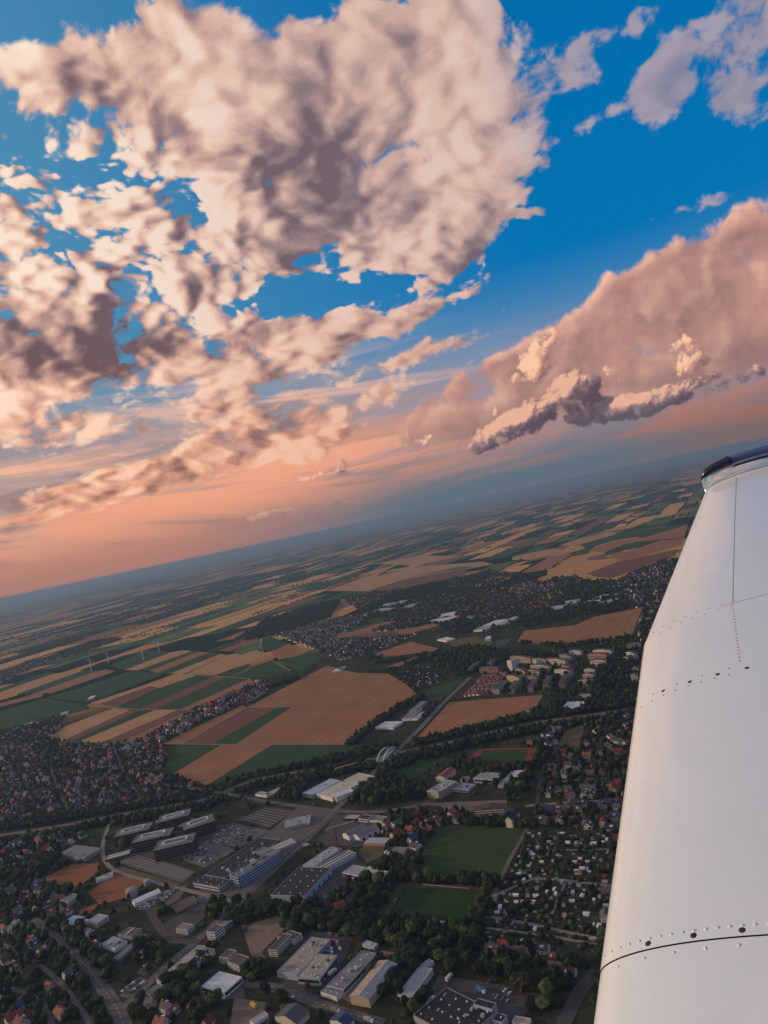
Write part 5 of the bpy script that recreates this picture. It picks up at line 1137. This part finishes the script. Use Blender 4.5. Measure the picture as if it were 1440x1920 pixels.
# ============================ trees =============================================
def crown_ico(seed,sub,rough):
    bm=bmesh.new(); bmesh.ops.create_icosphere(bm,subdivisions=sub,radius=1.0); r=random.Random(seed)
    from mathutils import noise as nz
    off=Vector((r.uniform(0,99),r.uniform(0,99),r.uniform(0,99)))
    for v_ in bm.verts:
        p=v_.co.copy(); k=1+rough*(nz.noise(p*1.6+off)*.9+nz.noise(p*3.7+off)*.55+(nz.noise(p*8+off)*.35 if sub>2 else 0)); v_.co=p*k
        v_.co.z=v_.co.z*.9 if v_.co.z>0 else v_.co.z*.7
    return bm
KN=('broadleaf','light green','conifer','reddish'); LEAFS=('leaf','leaf2','leaf3','leaf4')
def tree_proto(seed,kind):
    t=bpy.data.objects.new('tree',None); link(t); r=random.Random(seed*7+kind)
    bm=crown_ico(seed,3,.42)
    if kind==2:
        for v_ in bm.verts:
            z=(v_.co.z+.8)/1.9; k=max(.06,1.05-z)*1.0; v_.co.x*=k; v_.co.y*=k; v_.co.z=v_.co.z*1.25
    # sprays of leaves standing off the crown
    vs=[v_.co.copy() for v_ in bm.verts]
    for _ in range(420):
        p=r.choice(vs); q=p*r.uniform(.92,1.12); s=r.uniform(.06,.15); d1=Vector((r.gauss(0,1),r.gauss(0,1),r.gauss(0,1))).normalized(); d2=d1.cross(Vector((r.gauss(0,1),r.gauss(0,1),r.gauss(0,1)))).normalized()
        a=[bm.verts.new(q+d1*s),bm.verts.new(q+d2*s*.8),bm.verts.new(q-d1*s*.9)]; bm.faces.new(a)
    me=bpy.data.meshes.new('crown'); bm.to_mesh(me); bm.free(); me.materials.append(M[LEAFS[kind]])
    c=ob('crown',me,t); c.scale=(.5,.5,.42); c.location=(0,0,.60)
    m=MB(); n=7; v=[]
    for z,q in ((0,.045),(.22,.032),(.5,.018)): v+=[(q*math.cos(2*math.pi*i/n),q*math.sin(2*math.pi*i/n),z) for i in range(n)]
    m.add(v,[(i+k*n,(i+1)%n+k*n,(i+1)%n+(k+1)*n,i+(k+1)*n) for k in range(2) for i in range(n)])
    for i in range(3):
        a=i*2.1+seed; e=Vector((math.cos(a)*.22,math.sin(a)*.22,.52)); b0=Vector((0,0,.25)); k=len(m.v); w_=.014
        m.add([(b0.x-w_,b0.y,b0.z),(b0.x+w_,b0.y,b0.z),(b0.x,b0.y+w_,b0.z),(e.x,e.y,e.z)],[(0,1,3),(1,2,3),(2,0,3)])
    m.build('trunk',M['bark'],t); return t
def along(px,w,step,h=(7,13),wd=(6,10),p=.92,kinds=(7,2,1.5,.6)):
    c=smooth_line([at(x,y) for x,y in px],step)
    for i in range(len(c)-1):
        a,b=c[i],c[i+1]; d=(b-a)
        if d.length<1e-6: continue
        nn=Vector((-d.y,d.x)).normalized(); k=-w/2
        while k<=w/2:
            x,y=a+d*rnd.random()+nn*(k+rnd.uniform(-.3,.3)*step)
            if rnd.random()<p and not occ(x,y): TREES.append((x,y,rnd.uniform(*h),rnd.uniform(*wd),rnd.choices((0,1,2,3),kinds)[0]))
            k+=step*.8
def wood(px,step=9,p=.9,h=(8,15),wd=(7,11),kinds=(7,1.5,2,.6),under=True):
    for x,y in inside_pts(px,step,.42,rnd.random()):
        if rnd.random()<p and not occ(x,y): TREES.append((x,y,rnd.uniform(*h),rnd.uniform(*wd),rnd.choices((0,1,2,3),kinds)[0]))
for q in (([(-30,1556),(100,1538),(233,1514),(367,1494),(415,1478)],34),([(-30,1588),(100,1568),(233,1540),(367,1518),(420,1497)],30),
          ([(430,1470),(483,1450),(600,1431),(700,1410),(745,1398)],26),([(440,1490),(500,1470),(560,1460)],22),([(560,1466),(640,1446),(700,1437)],30),
          ([(775,1398),(880,1371),(1000,1345),(1100,1332),(1205,1314)],34),([(770,1420),(880,1396),(1000,1370),(1100,1356),(1200,1340)],30),
          ([(655,1398),(700,1362),(755,1325),(795,1305)],22),([(795,1345),(835,1313)],10),
          ([(75,1738),(130,1790),(185,1848)],16),([(95,1735),(150,1782),(200,1835)],16),
          ([(700,1752),(790,1780),(870,1802)],16),([(725,1735),(780,1752),(850,1762)],26),([(880,1745),(905,1705)],22),([(760,1652),(900,1660)],14),([(905,1665),(915,1690)],16),
          ([(790,1655),(940,1658)],14),([(735,1640),(790,1610)],20),([(995,1560),(985,1548),(905,1545)],10),([(827,1548),(900,1546),(985,1551)],8),
          ([(690,1750),(640,1745),(560,1738),(480,1728),(400,1712)],24),([(665,1865),(715,1800),(745,1815)],12),([(700,1870),(745,1815),(770,1790)],18),([(740,1870),(785,1815)],10),
          ([(845,1838),(870,1800),(860,1790)],10),([(790,1830),(800,1860),(770,1900)],8),([(600,1745),(680,1750)],14),([(520,1740),(470,1790)],6),
          ([(310,1850),(345,1820),(380,1790)],22),([(440,1825),(480,1815),(500,1835)],8),([(430,1850),(470,1845)],7),
          ([(210,1580),(240,1560)],6),([(60,1700),(120,1672),(150,1690)],10),([(0,1640),(60,1622),(110,1612)],30),
          ([(0,1318),(70,1300),(88,1307)],14),([(60,1358),(115,1342),(165,1328)],26),([(155,1292),(205,1274)],16),([(85,1300),(130,1284),(190,1262)],5),
          ([(470,1262),(500,1245),(518,1238)],22),([(483,1298),(520,1284),(562,1272)],26),([(413,1228),(465,1222)],4),([(975,1208),(1010,1203),(1060,1212),(1120,1203),(1180,1195)],26),
          ([(600,1225),(650,1215),(700,1232)],20),([(650,1268),(675,1262)],34),([(690,1262),(725,1262),(740,1256)],24),([(705,1244),(760,1238),(800,1226)],14),([(690,1240),(735,1228)],8),
          ([(785,1300),(760,1285),(730,1262)],10),([(945,1330),(990,1330),(1040,1345)],24),([(1020,1305),(1040,1300),(1048,1320)],20)):
    along(q[0],q[1],8.0)
for q in (([(512,1500),(560,1458),(640,1436),(690,1428),(640,1447),(575,1470),(562,1505)],9,.9),([(640,1500),(700,1440),(760,1418),(800,1428),(735,1466),(790,1468),(805,1498),(700,1512)],9,.8),
          ([(845,1440),(870,1415),(868,1432),(950,1440),(1005,1440),(990,1485),(960,1505),(930,1478),(885,1445),(830,1446)],9,.75),([(1010,1400),(1045,1402),(1015,1445),(1000,1440)],9,.9),
          ([(690,1745),(713,1724),(870,1746),(910,1690),(925,1700),(890,1790),(800,1775)],9,.85),([(680,1650),(740,1612),(795,1640),(750,1655),(715,1720),(690,1740),(640,1690)],9,.75),
          ([(870,1805),(950,1800),(1000,1835),(1100,1845),(1060,1870),(1010,1905),(965,1852),(880,1832)],9,.8),([(310,1855),(385,1800),(405,1815),(372,1850),(420,1885),(380,1905),(330,1885)],8.5,.85),
          ([(380,1700),(460,1695),(520,1702),(590,1700),(640,1740),(540,1728),(450,1735),(395,1725)],9,.7),([(0,1622),(110,1606),(130,1622),(75,1648),(0,1655)],9,.75),
          ([(840,1262),(836,1225),(880,1207),(930,1217),(935,1248),(890,1262),(860,1272)],11,.93),([(750,1250),(790,1236),(830,1220),(850,1265),(800,1242),(760,1254)],11,.85),
          ([(445,1198),(500,1162),(600,1132),(640,1126),(620,1158),(540,1186),(470,1203)],12,.95),([(1105,1255),(1200,1205),(1190,1325),(1110,1338),(1015,1338),(1050,1312),(1110,1295)],10,.75),
          ([(930,1222),(1050,1226),(1190,1200),(1200,1220),(1110,1225),(1000,1238),(940,1240)],11,.8),([(900,1262),(1110,1235),(1110,1290),(1020,1305),(900,1300)],13,.35),
          ([(640,1122),(920,1072),(1100,1086),(1190,1092),(1200,1132),(1110,1152),(980,1180),(850,1190),(780,1160),(690,1160)],14,.55),([(1040,1100),(1150,1090),(1200,1150),(1110,1155)],14,.7),
          ([(60,1400),(110,1390),(150,1400),(120,1450),(60,1440)],11,.5),([(40,1370),(95,1345),(112,1352),(95,1385),(60,1400),(0,1400)],11,.55),
          ([(720,1440),(790,1415),(860,1400),(880,1410),(800,1430)],11,.3),([(260,1700),(310,1735),(300,1720),(350,1700)],8,.6),([(200,1765),(270,1780),(330,1790),(300,1810),(230,1800)],8,.6),
          ([(110,1745),(150,1800),(120,1800)],8,.7),([(480,1845),(640,1890),(600,1905),(470,1880)],11,.25),([(225,1600),(230,1590),(245,1585),(235,1600)],7,.3),([(1085,1400),(1180,1405),(1175,1500),(1100,1450)],13,.4)):
    wood(q[0],q[1],q[2])
# loose trees over whatever open ground is left near the town
for x,y in inside_pts([(0,1490),(430,1480),(640,1440),(1010,1380),(1190,1330),(1150,1925),(0,1925)],13,.45,.5):
    if rnd.random()<.34 and not occ(x,y): TREES.append((x,y,rnd.uniform(2,9),rnd.uniform(3,8),rnd.choices((0,1,2,3),(6,2.5,1,1))[0]))
# ---- country farther out: field strips and woodlots in the same pattern --------------
RD=Vector((math.cos(ROWDIR),math.sin(ROWDIR))); RN=Vector((-RD.y,RD.x))
SUB=P([(600,1140),(900,1075),(1100,1088),(1210,1092),(1210,1330),(1000,1340),(870,1280),(640,1260),(500,1200)])
FIELDN={'straw3':0,'straw':0,'lime':0,'green':0,'brown':0,'orange':0}
BLOBS=[]; nfar=0
cells=[]
v_=-4000.0
while v_<14000:
    hv=rnd.uniform(85,190)*(1+max(0,v_)/9000); u_=-9000.0
    while u_<11000:
        hu=rnd.uniform(300,780); cells.append((u_,v_,hu,hv)); u_+=hu
    v_+=hv
def cells_at(u,v): p=RD*u+RN*v; return p.x,p.y
cand=[]
for u,v,hu,hv in cells:
    x,y=cells_at(u+hu/2,v+hv/2); dd=math.hypot(x,y)
    if y<1500 or dd>9500: continue
    a,b=to_px(x,y,0)
    if not(-120<a<1400 and b<1262) : continue
    if b>1215-.0*a and a>480: continue
    if any(occ(*cells_at(u+hu*i,v+hv*j)) for i in (.03,.25,.5,.75,.97) for j in (.05,.5,.95)): continue
    if inpoly(np.array([x]),np.array([y]),SUB)[0]: continue
    cand.append((dd,u,v,hu,hv,x,y))
cand.sort()
from mathutils import noise as _nz
for dd,u,v,hu,hv,x,y in cand:
    woodish=_nz.noise(Vector((x*.0007,y*.0007,3.1)))*.7+rnd.uniform(-.4,.4)+max(0,(dd-5500))/12000
    if woodish<.33:
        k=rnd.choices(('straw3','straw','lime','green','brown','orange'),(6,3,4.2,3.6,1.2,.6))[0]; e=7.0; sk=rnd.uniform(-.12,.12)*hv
        q=[cells_at(u+e,v+e),cells_at(u+hu-e,v+e+sk),cells_at(u+hu-e,v+hv-e+sk),cells_at(u+e,v+hv-e)]
        if nfar<215:
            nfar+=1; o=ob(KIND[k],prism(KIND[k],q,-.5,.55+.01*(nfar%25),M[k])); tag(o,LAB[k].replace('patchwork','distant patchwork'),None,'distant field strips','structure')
        else:
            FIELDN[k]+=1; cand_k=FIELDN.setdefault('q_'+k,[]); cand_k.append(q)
        n=int(hu/ (14 if dd<5200 else 26))
        if rnd.random()<.6:
            for i in range(n):
                if rnd.random()<.6: BLOBS.append((*cells_at(u+hu*(i+rnd.random())/n,v+rnd.uniform(-5,5)),rnd.uniform(5,11),rnd.uniform(7,13)*(1 if dd<5200 else 1.5)))
        if rnd.random()<.25:
            for i in range(14): BLOBS.append((*cells_at(u+hu*.5+rnd.gauss(0,35),v+hv*.5+rnd.gauss(0,14)),rnd.uniform(7,13),rnd.uniform(9,16)))
    else:
        st=16 if dd<4200 else (24 if dd<6500 else 36)
        nu,nv=int(hu/st),max(1,int(hv/st))
        dens=rnd.choice((.35,.6,.9,.95))
        for i in range(nu):
            for j in range(nv):
                if rnd.random()<dens: BLOBS.append((*cells_at(u+(i+rnd.random())*st,v+(j+rnd.random())*st),rnd.uniform(9,17),st*rnd.uniform(.9,1.35)))
if any(FIELDN.get('q_'+k) for k in KIND):
    V=[];F=[];MI=[];mats=[]
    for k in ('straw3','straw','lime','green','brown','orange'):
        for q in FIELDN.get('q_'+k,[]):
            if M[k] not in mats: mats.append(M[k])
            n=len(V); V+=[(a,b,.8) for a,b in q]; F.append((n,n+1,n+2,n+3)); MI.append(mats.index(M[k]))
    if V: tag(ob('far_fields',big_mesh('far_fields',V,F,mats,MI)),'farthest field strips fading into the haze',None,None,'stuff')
# ---- plant them ----------------------------------------------------------------------
TREES.sort(key=lambda q:q[0]**2+q[1]**2)
TP={}
ni=0; rest=[]
big=sorted([q for q in TREES[:2600] if vis(q[0],q[1]) and q[2]>4],key=lambda q:-(q[2]*q[3])/(q[0]**2+q[1]**2+CAM_H**2))[:300]; bigset=set(map(id,big))
for q in big:
    x,y,h,w,k=q; s=ni%3; key=(s,k); ni+=1
    if key in TP: o=copy_tree(TP[key])
    else: o=TP[key]=tree_proto(s+1,k)
    o.location=(x,y,0); o.rotation_euler=(0,0,rnd.uniform(0,6.3)); o.scale=(w*1.15,w*1.15,h*1.05)
    wr=where(x,y); sz='tall' if h>12 else ('low' if h<8.5 else 'mid sized')
    tag(o,f"{sz} {('dark green rounded','light green rounded','dark pointed conifer','brownish green rounded')[k]} tree {wr}",'tree',f"{KN[k]} trees {wr}")
rest=[q for q in TREES if id(q) not in bigset and to_px(q[0],q[1],0)[1]<1960]
def mass(name,items,base_list,label,mats,z0=.30):
    """many crowns as one mesh; items x,y,h,w,kind"""
    Vs=[];Fs=[];Ms=[];off=0
    it=np.array([(q[0],q[1],q[2],q[3],(q[4] if len(q)>4 else 0)) for q in items]); ch=nr.integers(0,len(base_list),len(it)); rot=nr.uniform(0,6.283,len(it))
    for b,(bv,bf) in enumerate(base_list):
        s=it[ch==b]; r=rot[ch==b]
        if not len(s): continue
        c,sn=np.cos(r)[:,None],np.sin(r)[:,None]
        X=(bv[None,:,0]*c-bv[None,:,1]*sn)*s[:,3:4]*.55; Y=(bv[None,:,0]*sn+bv[None,:,1]*c)*s[:,3:4]*.55
        con=(s[:,4:5]==2); zz=(bv[None,:,2]+.7)/1.6; tp=np.where(con,np.clip(1.15-zz,.08,1),1.0); X=X*tp; Y=Y*tp
        Z=s[:,2:3]*(.52+bv[None,:,2]*.52)*np.where(con,1.2,1.0)
        V=np.stack([X+s[:,0:1],Y+s[:,1:2],Z],-1); n=len(bv)
        F=bf[None]+(np.arange(len(s))*n)[:,None,None]+off
        Vs.append(V.reshape(-1,3)); Fs.append(F.reshape(-1,3)); Ms.append(np.repeat(s[:,4].astype(int),len(bf))); off+=len(s)*n
    o=ob(name,big_mesh(name,np.concatenate(Vs),np.concatenate(Fs),mats,np.concatenate(Ms))); return tag(o,label,None,None,'stuff')
def base(seed,sub,rough):
    bm=crown_ico(seed,sub,rough); bm.verts.ensure_lookup_table(); v=np.array([tuple(q.co) for q in bm.verts]); f=np.array([[w_.index for w_ in p.verts] for p in bm.faces]); bm.free(); return v,f
B2=[base(i,2,.55) for i in range(6)]; B1=[base(20+i,1,.5) for i in range(6)]
LM=[M[k] for k in LEAFS]
cut=1500.
mass('tree_mass',[q for q in rest if math.hypot(q[0],q[1])<1250],B2,'thousands of dark trees and bushes between houses and along roads',LM)
mass('far_trees',[q for q in rest if math.hypot(q[0],q[1])>=1250],B1,'far tree belts, hedges and garden trees',LM)
BL=[(x,y,h,w,rnd.choices((0,1,2),(8,1,1))[0]) for x,y,h,w in BLOBS if not occ(x,y)]
mass('far_woods',BL,B1[:3] if False else [base(40+i,1,.45) for i in range(3)],'woodlots and hedges scattered over the far plain',LM)
print('TREES',len(TREES),len(rest),'BLOBS',len(BLOBS),'HOUSES',len(HOUSES),'sheds',len(sheds),'cars',ncar[0],'farfields',nfar,{k:FIELDN[k] for k in FIELDN if k[0]!='q'})
# ---- haze ------------------------------------------------------------------------------
HM=bpy.data.materials.new('hazy_air'); HM.use_nodes=True; t=HM.node_tree
for n in list(t.nodes): t.nodes.remove(n)
pv=t.nodes.new('ShaderNodeVolumePrincipled'); ou=t.nodes.new('ShaderNodeOutputMaterial'); t.links.new(pv.outputs[0],ou.inputs['Volume'])
pv.inputs['Color'].default_value=(.29,.45,.62,1); pv.inputs['Density'].default_value=6.0e-5; pv.inputs['Anisotropy'].default_value=0.2
try: pv.inputs['Absorption Color'].default_value=(0,0,0,1)
except Exception: pass
HM.cycles.homogeneous_volume=True
m=MB(); m.box(-61000,61000,-61000,61000,-2,412); o=m.build('haze',HM); tag(o,'pale haze lying over the whole plain',None,None,'stuff')

# ============================ the aircraft wing ====================================
def cv(x,y,z): return CI*x+CJ*y+_F*z            # wing frame is set out from the pilot's seat (right, up, ahead)
WS=cv(0.34209894,0.33565629,0.87766917); WK=cv(0.83014481,0.32965859,-0.44964965); WN=cv(-0.44025891,0.88241718,-0.16586747)
WE=CAM+cv(0.6825912,-1.39218216,2.32095613)
S1_,S2_,S3_,S4_=-0.0623,1.290,1.9152,4.0327
def airfoil(x,th=.1373,cam=.0085):
    x=min(max(x,0),1); yt=5*th*(.2969*math.sqrt(x)-.126*x-.3516*x*x+.2843*x**3-.1036*x**4); p=.4
    yc=cam/p**2*(2*p*x-x*x) if x<p else cam/(1-p)**2*((1-2*p)+2*p*x-x*x)
    return yc+yt,yc-yt
def wing_pt(s,x,lift=0.0,lower=False):
    if s<=S3_: k=.0315*s; c=1.5+.0397*s; tk=c; n0=0
    else:
        u=(s-S3_)/(S4_-S3_); k0=.0315*S3_; c0=1.5+.0397*S3_
        k=k0+(.4586-k0)*u; c=c0+(.8297-c0)*u; tk=c0+(.8045-c0)*u; n0=.0256*u
    yu,yl=airfoil(x); y=yl if lower else yu
    p=WE+WS*s+WK*(k+x*c)+WN*(n0+y*tk)
    if lift:
        e=.002; yu2=airfoil(x+e)[0]; yu1=airfoil(max(0,x-e))[0]; tx=Vector(((min(1,x+e)-max(0,x-e))*c,(yu2-yu1)*tk)); tx.normalize()
        p=p+(WN*tx.x-WK*tx.y)*lift
    return p
def wing_normal(s,x):
    e=.004; a=wing_pt(s,min(1,x+e))-wing_pt(s,max(0,x-e)); b=wing_pt(s+.01,x)-wing_pt(s-.01,x); n=b.cross(a).normalized()
    return n if n.dot(WN)>0 else -n
def find(px,py):
    best=None
    for i in range(80):
        s=-.6+4.7*i/79
        for j in range(50):
            x=.6*(j/49)**1.5; a=to_px(*wing_pt(s,x)); d=(a[0]-px)**2+(a[1]-py)**2
            if best is None or d<best[0]: best=(d,s,x)
    d,s,x=best; st=(.05,.02)
    for _ in range(40):
        for ds,dx in ((st[0],0),(-st[0],0),(0,st[1]),(0,-st[1])):
            a=to_px(*wing_pt(s+ds,max(0,x+dx))); q=(a[0]-px)**2+(a[1]-py)**2
            if q<d: d,s,x=q,s+ds,max(0,x+dx); break
        else: st=(st[0]*.6,st[1]*.6)
    return s,x
def paint(name,col,rough,coat=.6,bump=.0):
    m,g,b=base_mat(name); b.inputs['Roughness'].default_value=rough; b.inputs['Specular IOR Level'].default_value=.4
    b.inputs['Coat Weight'].default_value=coat; b.inputs['Coat Roughness'].default_value=.10
    geo=g.n.new('ShaderNodeNewGeometry').outputs['Position']
    n=g.noise(geo,2.2,5,.6); sp=g.noise(geo,38,3,.6)
    c=g.mix(n,tuple(q*.93 for q in col),col); c=g.mix(g.ramp(sp,.70,.80,0,.22),c,tuple(q*.55 for q in col))
    g.put(b.inputs['Base Color'],c)
    # rain streaks and flight grime drawn out along the chord
    sx=g.n.new('ShaderNodeMapping'); sx.vector_type='TEXTURE'; sx.inputs['Rotation'].default_value=Matrix((WK,WS,WN)).transposed().to_euler('XYZ'); sx.inputs['Scale'].default_value=(.9,.02,.2); g.put(sx.inputs[0],geo)
    c=g.mix(g.ramp(g.noise(sx.outputs[0],1.0,5,.6),.55,.80,0,.16),c,tuple(q*.62 for q in col)); g.put(b.inputs['Base Color'],c)
    if bump:
        bu=g.n.new('ShaderNodeBump'); bu.inputs['Strength'].default_value=bump; bu.inputs['Distance'].default_value=.02
        g.put(bu.inputs['Height'],g.noise(geo,3.2,2,.5)); g.put(b.inputs['Normal'],bu.outputs[0]); g.put(b.inputs['Coat Normal'],bu.outputs[0])
    return m
M['wing']=paint('white_wing_paint',(.76,.785,.785),.30,.7,.26)
M['dome']=paint('white_rivet_paint',(.78,.77,.75),.35,.4)
M['seam']=mat('dark_joint',(.02,.018,.018),.9)
M['screw']=mat('rusty_screw',(.045,.028,.020),.6,.4,60,spec=.5,metal=.3)
M['tipgloss']=paint('glossy_tip_fairing',(.62,.63,.64),.16,1.0); M['tipgloss'].node_tree.nodes['Principled BSDF'].inputs['Metallic'].default_value=.85
M['tipnavy']=paint('navy_tip_paint',(.006,.011,.045),.35,.3)
M['tipblue']=paint('blue_tip_stripe',(.035,.085,.28),.12,1.0)
wroot=WE+WS*-.9
wing=empty('aircraft_wing',tuple(wroot)); tag(wing,'white riveted aircraft wing reaching out to a navy blue tip','aircraft wing')
bpy.context.view_layer.update()
def wpart(name,V,F,m,smooth=True,parent=None):
    me=mesh(name,[v-wroot for v in V],F,m,smooth=smooth); return ob(name,me,parent or wing)
def skin(name,s0,s1,ns,lift,m,x0=0,x1=1,nx=46,lower=True):
    V=[];F=[]; xs=[x0+(x1-x0)*(j/nx)**1.9 for j in range(nx+1)]
    ring=[(x,False) for x in xs]
    if lower: ring=[(x,True) for x in xs[:0:-1]]+ring
    n=len(ring)
    for i in range(ns+1):
        s=s0+(s1-s0)*i/ns
        for x,lo in ring: V.append(wing_pt(s,x,0 if lo else lift,lo))
    for i in range(ns):
        for j in range(n-1): a=i*n+j; F.append((a,a+n,a+n+1,a+1))
    return wpart(name,V,F,m)
skin('inboard_skin',-2.2,S1_-.0018,12,0,M['wing'])
skin('outboard_skin',S1_+.0018,S3_,14,.0022,M['wing'])
skin('tip_skin',S3_+.0012,S4_,16,.0010,M['wing'])
skin('joint_backing',S1_-.05,S1_+.05,2,-.006,M['seam'],lower=False,x0=.0,x1=1)
# spanwise panel joint near the tip: a hairline
sa,xa=find(1374,1132); sb,xb=find(1381,896)
def ribbon(name,pts,w,m,lift=.0016):
    V=[];F=[]
    for i,(s,x) in enumerate(pts):
        p=wing_pt(s,x,lift); q=wing_pt(*pts[min(i+1,len(pts)-1)],lift)-wing_pt(*pts[max(0,i-1)],lift); n=wing_normal(s,x); t=n.cross(q).normalized()*w/2
        V+=[p-t,p+t]
        if i: F.append((2*i-2,2*i-1,2*i+1,2*i))
    return wpart(name,V,F,m,False)
M['hair']=mat('grey_joint_line',(.30,.29,.29),.7)
ribbon('panel_line',[(sa+(sb-sa)*i/20,xa+(xb-xa)*i/20) for i in range(21)],.0045,M['hair'])
s_,x_=find(1374,1133); s2,x2=find(1440,1113); s3b,x3=find(1352,1138)
ribbon('panel_line',[(s3b+(s2-s3b)*i/12,x3+(x2+.12-x3)*i/12) for i in range(13)],.0030,M['hair'],.0024)
def dome_mesh(name,r,h,m,seg=10):
    v=[];f=[]
    for k,(a,b) in enumerate(((1,0),(.82,.55),(.45,.88))):
        v+=[(r*a*math.cos(2*math.pi*i/seg),r*a*math.sin(2*math.pi*i/seg),h*b) for i in range(seg)]
    v.append((0,0,h))
    for k in range(2):
        for i in range(seg): f.append((k*seg+i,k*seg+(i+1)%seg,(k+1)*seg+(i+1)%seg,(k+1)*seg+i))
    f+=[(2*seg+i,2*seg+(i+1)%seg,3*seg) for i in range(seg)]
    return mesh(name,v,f,m,smooth=True)
RV={'big':dome_mesh('rivet',.0056,.0034,M['dome']),'small':dome_mesh('rivet',.0046,.0022,M['hair']),'flush':dome_mesh('rivet',.0042,.0012,M['dome'])}
SC=dome_mesh('screw',.0098,.0018,M['screw'],14)
def stud(me,name,s,x,lift):
    o=ob(name,me,wing); n=wing_normal(s,x); o.location=wing_pt(s,x,lift)-wroot; o.rotation_euler=n.to_track_quat('Z','Y').to_euler(); return o
def arc(s,step,x0,x1):
    """chordwise positions a fixed distance apart along the surface"""
    out=[];x=x0;acc=0;last=wing_pt(s,x0)
    while x<x1:
        x+=.0008; p=wing_pt(s,x); acc+=(p-last).length; last=p
        if acc>=step: out.append(x); acc=0
    return out
for x in arc(S1_+.036,.0335,.0015,.50): stud(RV['big'],'rivet',S1_+.036,x,.0022)
for x in arc(S1_-.026,.090,.004,.52): stud(RV['big'],'rivet',S1_-.026,x,0)
for px,py in ((1216,1770),(1301,1755),(1392,1745)):
    s,x=find(px,py); stud(SC,'screw',s,x,.0022)
s,x=find(1216,1770); xs_=find(1301,1755)[1]-x
for k in range(3,7): stud(SC,'screw',s,x+xs_*k*1.12,.0022)
for px,py in ((1244,1296),(1294,1279),(1346,1265),(1401,1253)):
    s,x=find(px,py); stud(SC,'screw',s,x,.0022)
for x in arc(S2_,.058,.004,.30): stud(RV['small'],'rivet',S2_-.02,x,.0022)
for x in arc(S2_,.116,.006,.30): stud(RV['small'],'rivet',S2_+.03,x,.0022)
for x in arc(S3_,.062,.003,.34): stud(RV['small'],'rivet',S3_-.025,x,.0022)
for x in arc(S3_,.062,.006,.34): stud(RV['small'],'rivet',S3_+.03,x+.004,.001)
c0=find(1374,1136); c1=find(1387,1240)
for i in range(19): stud(RV['small'],'rivet',c0[0]+(c1[0]-c0[0])*i/18,c0[1]+(c1[1]-c0[1])*i/18,.0022)
for (a,b),n in ((((1270,1115),(1413,1068)),9),(((1322,1041),(1426,1010)),7),(((1333,987),(1437,956)),7)):
    f0,f1=find(*a),find(*b)
    for i in range(n): stud(RV['flush'],'rivet',f0[0]+(f1[0]-f0[0])*i/(n-1),f0[1]+(f1[1]-f0[1])*i/(n-1),.001)
# ---- tip: upswept glossy fairing, navy bulb and stripe ---------------------------------
def tip_curve(off_n,off_s,nx=40,x1=.98,x0=0.0):
    out=[]
    for j in range(nx+1):
        x=x0+(x1-x0)*(j/nx)**1.6; p=wing_pt(S4_,x); out.append(p+WN*off_n+WS*off_s)
    return out
def loft(name,curves,m):
    V=[];F=[];n=len(curves[0])
    for c in curves: V+=c
    for i in range(len(curves)-1):
        for j in range(n-1): a=i*n+j; F.append((a,a+1,a+n+1,a+n))
    return wpart(name,V,F,m)
loft('tip_edge',[tip_curve(.001,-.004),tip_curve(.006,-.002),tip_curve(.006,.010),tip_curve(-.01,.012)],M['hair'])
loft('tip_fairing',[tip_curve(-.01,.008),tip_curve(.004,.012),tip_curve(.032,.050),tip_curve(.058,.105),tip_curve(.072,.170),tip_curve(.070,.205),tip_curve(-.05,.24),tip_curve(-.16,.1)],M['tipgloss'])
def bulb(name,xa,xb,r0,m,n_off,s_off,sq=.62):
    V=[];F=[];n=14; k=24
    for j in range(k+1):
        u=j/k; x=xa+(xb-xa)*u; p=wing_pt(S4_,max(x,0))+WN*n_off(u)+WS*s_off+WK*min(x,0)*.83
        r=r0(u)
        for i in range(n):
            a=2*math.pi*i/n; V.append(p+WN*math.sin(a)*r+WS*math.cos(a)*r*sq)
    for j in range(k):
        for i in range(n): F.append((j*n+i,j*n+(i+1)%n,(j+1)*n+(i+1)%n,(j+1)*n+i))
    V+= [sum((V[i] for i in range(n)),Vector())/n, sum((V[k*n+i] for i in range(n)),Vector())/n]
    F+=[((i+1)%n,i,len(V)-2) for i in range(n)]+[(k*n+i,k*n+(i+1)%n,len(V)-1) for i in range(n)]
    return wpart(name,V,F,m)
xn=find(1380,893)[1]
bulb('tip_light_cover',-.004,xn*.98,lambda u:.046*math.sqrt(max(.03,1-(1-min(u/.30,1))**2)),M['tipnavy'],lambda u:.062+.014*u,.14)
bulb('tip_stripe',xn*.985,.95,lambda u:.032,M['tipblue'],lambda u:.080,.15)
bulb('tip_trim',xn*.99,.95,lambda u:.012,M['tipnavy'],lambda u:.048,.085)
